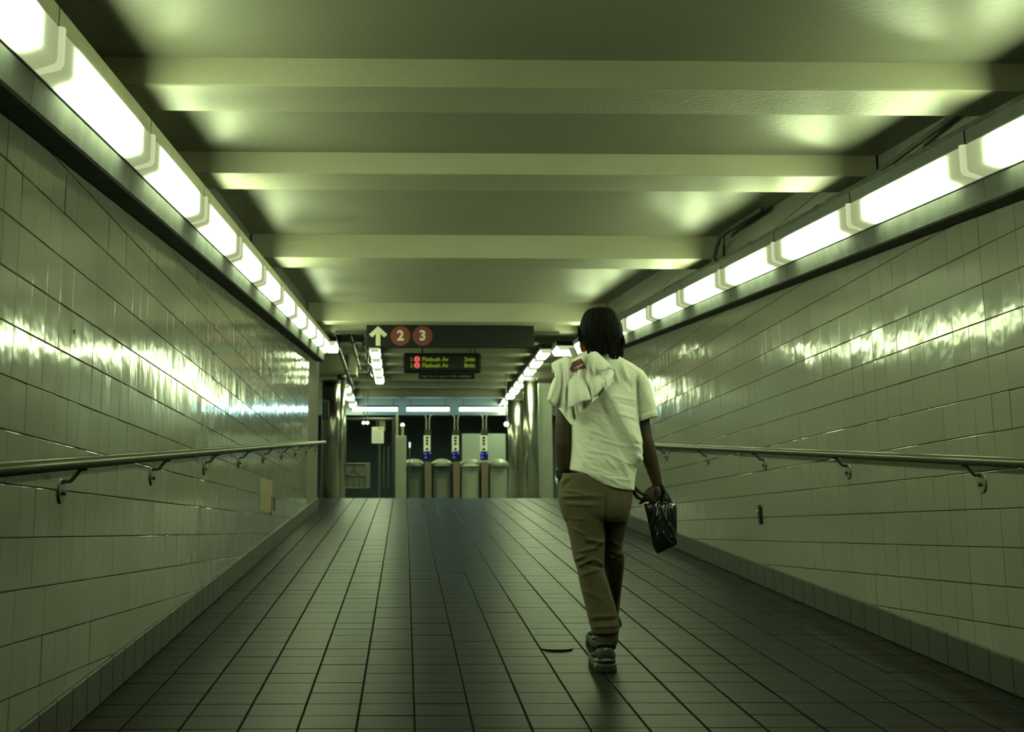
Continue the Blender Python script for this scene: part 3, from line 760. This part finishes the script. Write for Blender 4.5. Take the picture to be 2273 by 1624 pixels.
# ear, the light behind it painted in as a redder skin colour
ec = at(1293.5, 768, YP+.0)
b = MB()
b.tube([ec+np.array([.012, 0, .026]), ec+np.array([.0, .0, .032]), ec+np.array([-.008, 0, .024]), ec+np.array([-.010, 0, .0]), ec+np.array([-.004, 0, -.022]), ec+np.array([.006, 0, -.030]), ec+np.array([.012, 0, -.022])], .006, n=10)
b.sphere(ec+np.array([.008, .004, 0]), (.014, .005, .028))
link('ear', evald(b, .0025, 2, 'ear'), mat('backlit_skin_tint', (.30, .085, .05), rough=.5), person)['label'] = 'reddish left ear with light behind it'

# hair: cap and locks
b = MB()
hrows = [((1324, 683.5), (1338, 683.5), .02), ((1311, 688), (1353, 688), .055), ((1303, 693), (1363, 693), .075), ((1297, 702), (1371, 702), .092), ((1292, 717), (1378, 717), .108), ((1288, 731), (1381, 731), .113), ((1287, 745), (1383, 745), .113), ((1290, 757), (1384, 757), .108), ((1300, 769), (1383, 768), .10), ((1306, 778), (1381, 778), .092)]
rows = dense(hrows, 3)
b.loft(LR(rows, N=60, e=.95))
cap = evald(b, .005, 1, 'hair')
lk = MB()
def surf(t_, k, grow=1.0):
    r = rows[min(k, len(rows)-1)]; a = at(*r[0], YP); c = at(*r[1], YP); m = (a+c)/2; hh = (c-a)/2
    return m+hh*math.cos(t_)*grow+np.array([0, r[2]*math.sin(t_)*grow, 0])
for i in range(64):
    t_ = -math.pi*.99+math.pi*.98*i/63*1.0+random.uniform(-.03, .03) if i < 46 else random.uniform(0, math.pi)
    if i >= 46: t_ = random.uniform(.05, math.pi-.05)
    pts = []; ph_ = random.uniform(0, 6)
    for k in range(2, len(rows), 3):
        pts.append(surf(t_+.05*math.sin(ph_+k*.35), k, 1.0))
    last = pts[-1]
    fac = abs(math.cos(t_))
    px_ = proj(last)[0][0]
    # fringe length along the back, longer to the right
    base = 783 if px_ < 1355 else 793
    if px_ < 1300: base = 760
    yend = base+random.uniform(-7, 6)
    if t_ < 0:
        qe = at(px_+random.uniform(-2, 2), yend, last[1])
        pts += [(last+qe)/2+np.array([0, .004, 0]), qe]
    else: pts += [last+np.array([0, 0, -.02]), last+np.array([0, 0, -.04])]
    n_ = len(pts); rad = [.004]+[random.uniform(.0058, .0078)]*(n_-2)+[.0014]
    lk.tube(smoothpts(pts, 2), list(np.interp(np.linspace(0, 1, (n_-1)*2+1), np.linspace(0, 1, n_), rad)), n=8)
for (x0, y0, x1, y1, r) in ((1305, 770, 1306, 788, .008), (1334, 775, 1334, 789, .007), (1360, 775, 1357, 797, .009), (1366, 775, 1361, 795, .008), (1376, 770, 1372, 793, .008), (1382, 755, 1383, 774, .0065), (1286, 735, 1285, 758, .006), (1289, 740, 1291, 757, .006), (1323, 772, 1323, 781, .007), (1342, 772, 1343, 783, .006), (1350, 772, 1351, 786, .006), (1301, 765, 1300, 776, .005), (1313, 774, 1314, 785, .006), (1328, 774, 1328, 785, .005), (1354, 778, 1353, 793, .006), (1371, 774, 1368, 798, .006), (1379, 762, 1380, 783, .0055), (1384, 750, 1386, 768, .005), (1284, 728, 1282, 747, .004), (1287, 745, 1287, 762, .004)):
    lk.tube(smoothpts([at(x0, y0-6, YP-.07), at(x0, y0, YP-.075), at((x0+x1)/2+1, (y0+y1)/2, YP-.08), at(x1, y1, YP-.08)], 3), list(np.interp(np.linspace(0, 1, 10), [0, .5, .85, 1], [r*.6, r, r*.8, .0012])), n=8)
hair = link('hair', cap, M_hair, person, smooth=True)
link('hair_locks', lk.mesh('locks'), M_hair, person, smooth=True)

# shirt
b = MB()
b.loft(LR(dense([((1326, 793), (1374, 792), .062), ((1312, 800), (1386, 799), .078), ((1286, 811), (1408, 811), .098), ((1262, 828), (1424, 829), .112), ((1260, 850), (1420, 852), .122), ((1262, 895), (1418, 897), .126),
    ((1266, 943), (1417, 945), .126), ((1266, 985), (1419, 988), .128), ((1265, 1012), (1424, 1022), .130), ((1264, 1024), (1413, 1042), .130), ((1263, 1034), (1408, 1066), .128), ((1263, 1043), (1407, 1091), .128)], 4)))
# belly of the hem curve
b.loft(LR(dense([((1266, 1020), (1405, 1050), .127), ((1272, 1046), (1404, 1088), .127), ((1292, 1060), (1392, 1092), .125), ((1318, 1072), (1378, 1091), .124)], 3)))
# sleeves
b.loft(LR(dense([((1392, 850), (1392, 806), .08), ((1404, 868), (1422, 820), .082), ((1412, 892), (1438, 843), .078), ((1415, 912), (1448, 876), .074), ((1416, 930), (1457, 914), .072), ((1416.5, 936), (1459.5, 924), .071)], 3)))
b.loft(LR(dense([((1285, 806), (1285, 852), .08), ((1250, 816), (1268, 862), .08), ((1228, 842), (1262, 880), .074), ((1219, 868), (1256, 896), .07), ((1215, 886), (1240, 904), .064)], 3)))
# collar
b.loft(LR([((1327, 786), (1368, 783), .056), ((1323, 797), (1377, 795), .066)]))
me = evald(b, .0042, 3, 'shirt')
crease(me, [
    (1342, 862, 1412, 1010, .030, 8, 26), (1330, 880, 1400, 1040, -.008, 8, 8), (1412, 1012, 1422, 1022, .010, 5, 5),
    (1378, 800, 1392, 845, .008, 4, 7), (1390, 846, 1404, 865, -.004, 5, 5), (1360, 812, 1373, 850, .005, 4, 5),
    (1416, 835, 1417, 925, -.010, 2.2, 2.2), (1424, 828, 1418, 850, .005, 3, 3), (1382, 802, 1420, 826, .003, 2, 2),
    (1352, 880, 1412, 888, .004, 3, 4), (1366, 895, 1412, 905, -.004, 3, 4), (1368, 920, 1410, 928, .004, 3, 4),
    (1300, 946, 1312, 975, .006, 3, 5), (1285, 925, 1300, 950, -.005, 4, 5), (1310, 955, 1356, 972, .004, 2.5, 3.5), (1330, 975, 1392, 992, .0045, 2.5, 3.5),
    (1300, 1000, 1352, 1006, .003, 2.5, 3), (1346, 1018, 1368, 1040, .005, 3, 4), (1352, 1008, 1408, 1034, .004, 3, 4), (1300, 1032, 1350, 1052, .003, 3, 4),
    (1330, 1052, 1370, 1070, .004, 3, 4), (1280, 990, 1300, 1035, .005, 4, 6), (1355, 1060, 1398, 1066, .003, 2.5, 3), (1396, 960, 1412, 1000, .005, 4, 6),
    (1290, 1054, 1350, 1079, .003, 2, 2), (1350, 1079, 1404, 1087, .003, 2, 2), (1418, 918, 1456, 908, -.003, 1.4, 1.4), (1418, 926, 1458, 915, .003, 3, 3),
    *[(lambda x, y, a, l: (x, y, x+l*math.cos(a), y+l*math.sin(a), random.choice((-1, 1))*random.uniform(.0012, .0026), random.uniform(1.6, 3), random.uniform(1.6, 3)))(random.uniform(1275, 1410), random.uniform(880, 1075), random.uniform(-.1, .8), random.uniform(14, 46)) for _ in range(46)],
    (1425, 860, 1440, 895, .004, 4, 5), (1436, 850, 1450, 885, -.003, 4, 4), (1330, 905, 1344, 960, .004, 5, 8), (1380, 1020, 1402, 1075, .004, 5, 8), (1340, 800, 1376, 803, .004, 2, 2)])
shirt = link('shirt', me, M_shirt, person)
b = MB()   # front tail of the shirt showing left of the wrist
b.loft(LR(dense([((1238, 1024), (1262, 1026), .02, YP+.07), ((1234, 1050), (1262, 1054), .022, YP+.07), ((1232, 1066), (1258, 1070), .018, YP+.07), ((1239, 1077), (1250, 1079), .008, YP+.07)], 3), N=20))
link('shirt_tail', evald(b, .004, 1, 'tail'), M_shirt, person)

# trousers
b = MB()
b.loft(LR(dense([((1246, 1050), (1402, 1060), .112), ((1243, 1064), (1404, 1078), .116), ((1240, 1085), (1404, 1094), .120), ((1239, 1104), (1402, 1112), .124), ((1243, 1125), (1399, 1130), .122), ((1249, 1145), (1393, 1148), .112), ((1254, 1156), (1388, 1160), .09)], 3)))
b.loft(LR(dense([((1244, 1110), (1342, 1112), .115), ((1253, 1143), (1344, 1146), .112), ((1264, 1190), (1342, 1192), .098), ((1270, 1222), (1341, 1225), .09), ((1274, 1240), (1340, 1242), .086), ((1281, 1262), (1341, 1264), .082), ((1288, 1297), (1352, 1298), .078), ((1296, 1330), (1362, 1330), .075), ((1304, 1364), (1369, 1362), .074), ((1311, 1392), (1374, 1389), .072), ((1316, 1405), (1373, 1404), .07)], 3)))
b.loft(LR(dense([((1340, 1110), (1400, 1112), .10, YP+.02), ((1342, 1143), (1395, 1144), .10, YP+.05), ((1336, 1176), (1387, 1178), .09, YP+.09), ((1330, 1211), (1380, 1213), .085, YP+.14), ((1330, 1236), (1385, 1237), .085, YP+.17), ((1332, 1266), (1383, 1267), .08, YP+.22), ((1338, 1300), (1379, 1300), .075, YP+.28), ((1336, 1330), (1376, 1330), .07, YP+.34), ((1330, 1362), (1373, 1362), .068, YP+.40), ((1322, 1388), (1372, 1386), .066, YP+.45)], 3)))
b.loft(LR([((1362, 1360), (1371, 1362), .03, YP-.0), ((1368, 1374), (1379, 1376), .03, YP), ((1371, 1390), (1381, 1391), .012, YP)], N=16))
me = evald(b, .0045, 2, 'trousers')
crease(me, [
    (1346, 1096, 1343, 1180, -.010, 3, 4), (1255, 1088, 1300, 1096, .005, 3, 3), (1246, 1102, 1330, 1100, .006, 3, 4), (1250, 1110, 1335, 1112, -.004, 3, 4), (1256, 1118, 1320, 1122, .004, 3, 4),
    (1262, 1150, 1300, 1152, .003, 3, 4), (1270, 1172, 1300, 1186, .004, 3, 4), (1300, 1196, 1340, 1204, .007, 3, 5), (1318, 1214, 1341, 1196, .007, 4, 4), (1300, 1206, 1338, 1216, -.005, 3, 4),
    (1285, 1225, 1338, 1212, .005, 3, 4), (1276, 1243, 1300, 1232, .007, 3, 4), (1284, 1256, 1318, 1240, .007, 3, 5), (1318, 1240, 1340, 1254, .006, 3, 4), (1300, 1250, 1340, 1262, -.006, 3, 4),
    (1290, 1276, 1330, 1262, .004, 4, 5), (1352, 1240, 1384, 1226, .007, 3, 5), (1350, 1228, 1380, 1240, -.005, 3, 4), (1356, 1200, 1378, 1214, .004, 3, 4), (1296, 1310, 1340, 1330, .003, 5, 6),
    (1312, 1370, 1368, 1366, .004, 3, 4), (1314, 1380, 1370, 1376, -.004, 2.5, 3), (1316, 1392, 1372, 1388, .005, 3, 3), (1244, 1072, 1262, 1060, .006, 3, 4), (1246, 1086, 1270, 1062, -.004, 2, 3),
    (1350, 1300, 1368, 1340, -.004, 3, 4), (1336, 1280, 1352, 1320, .003, 4, 4)])
link('trousers', me, M_trouser, person)
b = MB(); b.tube([at(1235.5, 1051, YP+.01), at(1262.5, 1051, YP+.01)], .001)
wb = MB(); c_ = at(1249, 1051, YP+.008)
wb.loft([[c_+np.array([rx*math.cos(u), rx*1.0*math.sin(u), z]) for u in np.linspace(0, 2*math.pi, 24, endpoint=False)] for rx, z in ((.029, -.019), (.0315, -.015), (.0315, .015), (.029, .019))])
wb.build('wristband', M_black, person, smooth=False)

# shoes
M_sole = mat('dark_sole', (.010, .012, .010), rough=.6); M_mid = mat('olive_midsole', (.055, .06, .042), rough=.7)
M_up = mat('shoe_upper', (.03, .033, .027), rough=.7, noise=.5, nscale=30); M_patch = mat('yellow_green_heel_patch', (.30, .30, .13), rough=.6, noise=.3, nscale=90); M_sgrey = mat('shoe_grey', (.11, .115, .09), rough=.6)
def shoe(px, yb, Y0, name, yaw=0.0, sc=1.0):
    s = Y0/F; o = at(px, yb, Y0); gz_ = lambda dy: K*(Y0+dy)-HF
    t = bpy.data.objects.new('shoe', None)
    prof = [(0, .028), (.012, .042), (.04, .049), (.09, .045), (.15, .050), (.20, .053), (.245, .046), (.27, .030), (.28, .012)]
    prof = [tuple(q) for q in smoothpts(prof, 4)]
    def ringsat(z0, z1, gr, heel=0.0, y0=0, y1=.28):
        R = []
        outl = [(-w*gr, y) for y, w in prof if y0 <= y <= y1]+[(w*gr, y) for y, w in reversed(prof) if y0 <= y <= y1]
        cy = .14
        for z, k in ((z0, .985), (z0+.004, 1.0), (z1-.004, 1.0), (z1, .985)):
            R.append([(o[0]+x*k+yaw*y, Y0+cy+(y-cy)*k, gz_(y)+z) for x, y in outl])
        return R
    m_ = MB(); m_.loft(ringsat(0.001, .022, 1.0)); sole = m_.build('shoe', M_sole, person, bevel=.003)
    m_ = MB(); m_.loft(ringsat(.022, .040, .98)); m_.build('midsole', M_mid, sole, bevel=.004)
    m_ = MB()
    R = []
    for y, w, ht in ((.002, .034, .095), (.012, .041, .115), (.05, .043, .122), (.09, .040, .105), (.14, .042, .078), (.19, .046, .062), (.24, .040, .05), (.268, .022, .036)):
        R.append([(o[0]+yaw*y+w*math.cos(a)*(1-.18*max(0, math.sin(a))), Y0+y-(.0 if y > .02 else .004*math.sin(a)), gz_(y)+.036+(ht-.036)*(.5+.5*math.sin(a)) if math.sin(a) > 0 else gz_(y)+.036+(ht-.036)*.5*(1+math.sin(a))) for a in np.linspace(0, 2*math.pi, 24, endpoint=False)])
    m_.loft(R); m_.build('upper', M_up, sole, smooth=True)
    m_ = MB(); m_.tube([(o[0]-.03, Y0+.06, gz_(0)+.112), (o[0]-.024, Y0+.02, gz_(0)+.12), (o[0], Y0+.0, gz_(0)+.123), (o[0]+.024, Y0+.02, gz_(0)+.12), (o[0]+.03, Y0+.06, gz_(0)+.112)], .011, n=10); m_.build('collar', M_black, sole, smooth=True)
    m_ = MB(); m_.sphere((o[0]-.002, Y0+.006, gz_(0)+.098), (.012, .006, .015)); m_.build('heel_patch', M_patch, sole, smooth=True)
    m_ = MB(); m_.tube([(o[0]-.041, Y0+.06, gz_(0)+.052), (o[0]-.034, Y0+.012, gz_(0)+.054), (o[0], Y0-.002, gz_(0)+.056), (o[0]+.034, Y0+.012, gz_(0)+.054), (o[0]+.041, Y0+.06, gz_(0)+.052)], .008, n=10); m_.build('heel_band', M_sgrey, sole, smooth=True)
    m_ = MB(); m_.tube([(o[0]-.034, Y0+.05, gz_(0)+.075), (o[0]-.028, Y0+.014, gz_(0)+.078), (o[0], Y0+.004, gz_(0)+.080), (o[0]+.028, Y0+.014, gz_(0)+.078), (o[0]+.034, Y0+.05, gz_(0)+.075)], .006, n=10); m_.build('heel_band', M_mid, sole, smooth=True)
    if name == 'left': m_ = MB(); m_.sphere((o[0]-.046, Y0+.03, gz_(0)+.03), (.006, .015, .012)); m_.build('side_tab', M_patch if name == 'left' else M_sole, sole, smooth=True)
    return sole
shoe(1348, 1494, 5.80, 'left')
shoe(1337, 1422, 6.42, 'right')
b = MB()   # socks / ankles between cuff and shoe
b.tube([at(1346, 1398, YP), at(1348, 1418, YP), at(1348, 1436, YP-.02)], [.057, .050, .038], n=20)
b.build('sock', mat('grey_sock', (.07, .07, .055), rough=.9), person, smooth=True)

# ------------------------------------------------------------------ the tee slung over the shoulder
top = [(1224, 814), (1234, 808), (1247, 802), (1259, 797), (1271, 800), (1286, 793), (1304, 786), (1320, 785), (1336, 792), (1352, 808), (1365, 824)]
mid = [(1231, 845), (1240, 850), (1252, 862), (1262, 872), (1272, 868), (1285, 862), (1300, 856), (1317, 850), (1332, 842), (1348, 836), (1362, 834)]
bot = [(1216, 886), (1230, 897), (1246, 914), (1269, 943), (1279, 925), (1288, 913), (1301, 905), (1313, 894), (1330, 880), (1345, 863), (1363, 846)]
sub = 9; nv = 30
T_ = smoothpts([(*p, 0) for p in top], sub); Mi = smoothpts([(*p, 0) for p in mid], sub); B_ = smoothpts([(*p, 0) for p in bot], sub)
nu = len(T_); vt = []
for i in range(nu):
    u = i/(nu-1)
    for j in range(nv+9):
        if j < 9:      # part lying over the shoulder and hanging in front
            k = 1-j/9
            q = T_[i][:2]; base = at(q[0], q[1], YP-.085+.16*k); base = base+np.array([0, 0, .018*math.sin(k*math.pi)-.07*max(0, k-.55)])
            vt.append(base); continue
        v = (j-9)/(nv-1)
        w0, w1, w2 = (1-v)*(1-2*v), 4*v*(1-v), v*(2*v-1)
        px_, py_ = (w0*T_[i]+w1*Mi[i]+w2*B_[i])[:2]
        bulge = -.085-.055*math.sin(min(1, v*1.5)*math.pi/2)
        sr_ = lambda a: (1-2*abs(math.sin(a/2))**.8)
        fold = (.003+.024*v)*sr_(u*2*math.pi*4.6+1.0+1.0*math.sin(v*2))+(.002+.007*v)*sr_(u*2*math.pi*10+2.2*v+.8)+.003*math.sin(u*31+v*9)
        vt.append(at(px_, py_, YP+bulge-.012+fold))
nvv = nv+9
fc = [(i*nvv+j, (i+1)*nvv+j, (i+1)*nvv+j+1, i*nvv+j+1) for i in range(nu-1) for j in range(nvv-1)]
me = bpy.data.meshes.new('tee'); me.from_pydata([tuple(p) for p in vt], [], fc); me.materials.append(M_tee)
for p_ in me.polygons: p_.use_smooth = True
tee = thing('slung_tee', 'crumpled white t-shirt with a dark red print slung over the left shoulder', 't-shirt', at(1290, 800, YP-.05))
teeo = link('cloth', me, None, tee)
md = teeo.modifiers.new('s', 'SOLIDIFY'); md.thickness = .003; md.offset = 1
md = teeo.modifiers.new('ss', 'SUBSURF'); md.levels = 1; md.render_levels = 1
# flap folded back over the collar, and the curled cuff
def sheet(nm, cols, Yo, amp, ph, parent, m=M_tee, nsub=8):
    a = smoothpts([(*c[0], 0) for c in cols], nsub); z = smoothpts([(*c[1], 0) for c in cols], nsub); V_ = []; n2 = 14
    for i in range(len(a)):
        for j in range(n2):
            v = j/(n2-1); p = a[i]*(1-v)+z[i]*v
            V_.append(tuple(at(p[0], p[1], Yo+.055*(1-v)**2.2-.02*math.sin(v*math.pi*.6)+amp*(.3+v)*math.sin(i/len(a)*6.283*2+ph+v))))
    F_ = [(i*n2+j, (i+1)*n2+j, (i+1)*n2+j+1, i*n2+j+1) for i in range(len(a)-1) for j in range(n2-1)]
    me = bpy.data.meshes.new(nm); me.from_pydata(V_, [], F_); o = link(nm, me, m, parent, smooth=True)
    md = o.modifiers.new('s', 'SOLIDIFY'); md.thickness = .003
    return o
sheet('flap', [((1309, 784), (1328, 822)), ((1322, 781), (1340, 823)), ((1334, 790), (1350, 820)), ((1346, 802), (1360, 819)), ((1356, 812), (1365, 823))], YP-.165, .004, .5, tee)
sheet('flap', [((1262, 842), (1262, 905)), ((1272, 836), (1276, 901)), ((1284, 834), (1292, 892)), ((1292, 838), (1306, 888)), ((1298, 842), (1313, 886))], YP-.185, .005, 2.0, tee)
sheet('flap', [((1304, 800), (1312, 884)), ((1316, 812), (1326, 876)), ((1330, 826), (1336, 862)), ((1342, 832), (1343, 860))], YP-.160, .005, 4.0, tee)
b = MB(); b.loft(LR(dense([((1262, 772), (1274, 771), .004, YP-.03), ((1265, 780), (1279, 777), .005, YP-.04), ((1271, 798), (1284, 794), .005, YP-.06)], 3), N=16)); b.build('collar_end', mat('grey_rib', (.36, .38, .33), rough=.85), tee, smooth=True)['label'] = 'grey ribbed end sticking up from the shirt'
# the print, laid on the cloth
bpy.context.view_layer.update()
dg = bpy.context.evaluated_depsgraph_get()
bvs = []
for o in [teeo]+[c for c in tee.children if c.name.startswith('flap')]:
    bvs.append(BVHTree.FromObject(o, dg))
def onto(px, py, off=.003):
    d = Vector(ray(px, py)).normalized(); best = None
    for bv, o in zip(bvs, [teeo]+[c for c in tee.children if c.name.startswith('flap')]):
        inv = o.matrix_world.inverted(); hit = bv.ray_cast(inv @ Vector((0, 0, 0)), (inv.to_3x3() @ d).normalized())
        if hit[0] is not None:
            w_ = o.matrix_world @ hit[0]
            if best is None or w_.length < best.length: best = w_
    if best is None: best = Vector(at(px, py, YP-.17))
    return best-d*off
out = [(1271.5, 803), (1281, 798.5), (1290, 795), (1294, 802), (1298, 809), (1302, 818), (1298, 815.5), (1294, 819.5), (1289, 818.5), (1284, 820), (1281, 822), (1279.5, 828), (1277.5, 823.5), (1275.5, 824), (1273.5, 829), (1271.5, 824), (1268.5, 826), (1269, 821), (1264, 820), (1268, 812)]
out = [(out[i][0]*(1-t)+out[(i+1) % len(out)][0]*t, out[i][1]*(1-t)+out[(i+1) % len(out)][1]*t) for i in range(len(out)) for t in (0, .34, .67)]
cx_, cy_ = 1283, 812
grid = [(cx_, cy_)]
for k in (.15, .3, .45, .6, .75, .9, 1.0): grid += [(cx_+(x-cx_)*k, cy_+(y-cy_)*k) for x, y in out]
n = len(out); V_ = [tuple(onto(x, y)) for x, y in grid]
F_ = [(0, 1+i, 1+(i+1) % n) for i in range(n)]+[(1+k*n+i, 1+k*n+(i+1) % n, 1+(k+1)*n+(i+1) % n, 1+(k+1)*n+i) for k in range(6) for i in range(n)]
me = bpy.data.meshes.new('print'); me.from_pydata(V_, [], F_)
link('print', me, mat('red_black_print', (.30, .055, .035), rough=.7, noise=.6, nscale=45, col2=(.03, .02, .015)), tee, smooth=True)['label'] = 'dark red and black splash print'
tm = text_mesh('NIDAD C', 6.0, 'lettering', .12, 0.0)
co = np.empty(len(tm.vertices)*3); tm.vertices.foreach_get('co', co); co = co.reshape(-1, 3)
ca, sa = math.cos(math.radians(27)), math.sin(math.radians(27))
P_ = []
for x, y, _ in co:
    y -= 2; x *= .92
    P_.append(tuple(onto(1285.0-(x*ca-y*sa), 814.5+(x*sa+y*ca), .0045)))
tm.vertices.foreach_set('co', np.array(P_).ravel()); tm.update()
link('lettering', tm, mat('print_white', (.7, .7, .62), rough=.8), tee)

# ------------------------------------------------------------------ the black bag
YB = YP-.01
bag = thing('plastic_bag', 'shiny black plastic carrier bag held in the right hand', 'bag', at(1470, 1215, YB))
b = MB()
b.loft(LR(dense([((1430, 1117), (1500, 1119), .020, YB), ((1431, 1126), (1502, 1128), .032, YB), ((1437, 1150), (1502.5, 1150), .040, YB), ((1443, 1180), (1502.5, 1178), .042, YB), ((1448, 1206), (1502.5, 1200), .040, YB), ((1456, 1225), (1503, 1206), .030, YB), ((1460, 1228), (1501, 1208), .014, YB)], 4), N=40))
b.loft(LR(dense([((1457, 1094), (1464, 1101), .010, YB), ((1448, 1104), (1464, 1110), .014, YB), ((1438, 1118), (1466, 1122), .016, YB), ((1434, 1130), (1468, 1134), .012, YB)], 3), N=24))
b.loft(LR(dense([((1464, 1074), (1470, 1072), .010, YB), ((1466, 1088), (1477, 1085), .012, YB), ((1467, 1104), (1487, 1102), .014, YB), ((1466, 1120), (1494, 1118), .016, YB), ((1466, 1132), (1498, 1132), .014, YB)], 3), N=24))
b.loft(LR([((1428.5, 1117), (1436, 1121), .004, YB), ((1434, 1130), (1442, 1134), .006, YB)], N=16)); b.loft(LR([((1489, 1114), (1492, 1114), .004, YB), ((1494, 1124), (1501, 1121), .006, YB), ((1496, 1134), (1502, 1132), .006, YB)], N=16))
me = evald(b, .0032, 1, 'bag')
L_ = []
for k in range(9):
    x0 = 1440+k*7+random.uniform(-2, 2); L_.append((x0+ (1468-x0)*.35, 1112+random.uniform(0, 10), x0+2+random.uniform(-3, 3), 1160+random.uniform(-10, 35), random.choice((.007, -.006, .008)), random.uniform(1.2, 2.4), random.uniform(1.2, 2.4)))
L_ += [(1466, 1120, 1478, 1160, .009, 2, 3), (1478, 1100, 1490, 1140, .007, 1.6, 1.6), (1484, 1160, 1500, 1200, .006, 2, 3), (1470, 1180, 1490, 1210, .005, 3, 3), (1455, 1170, 1462, 1215, .005, 3, 3), (1486, 1176, 1498, 1188, -.004, 1.5, 1.5), (1488, 1190, 1500, 1198, .004, 1.5, 1.5)]
crease(me, L_)
link('bag_body', me, mat('black_plastic_film', (.008, .010, .010), rough=.22, spec=.6, bump=.0025, bscale=45), bag)
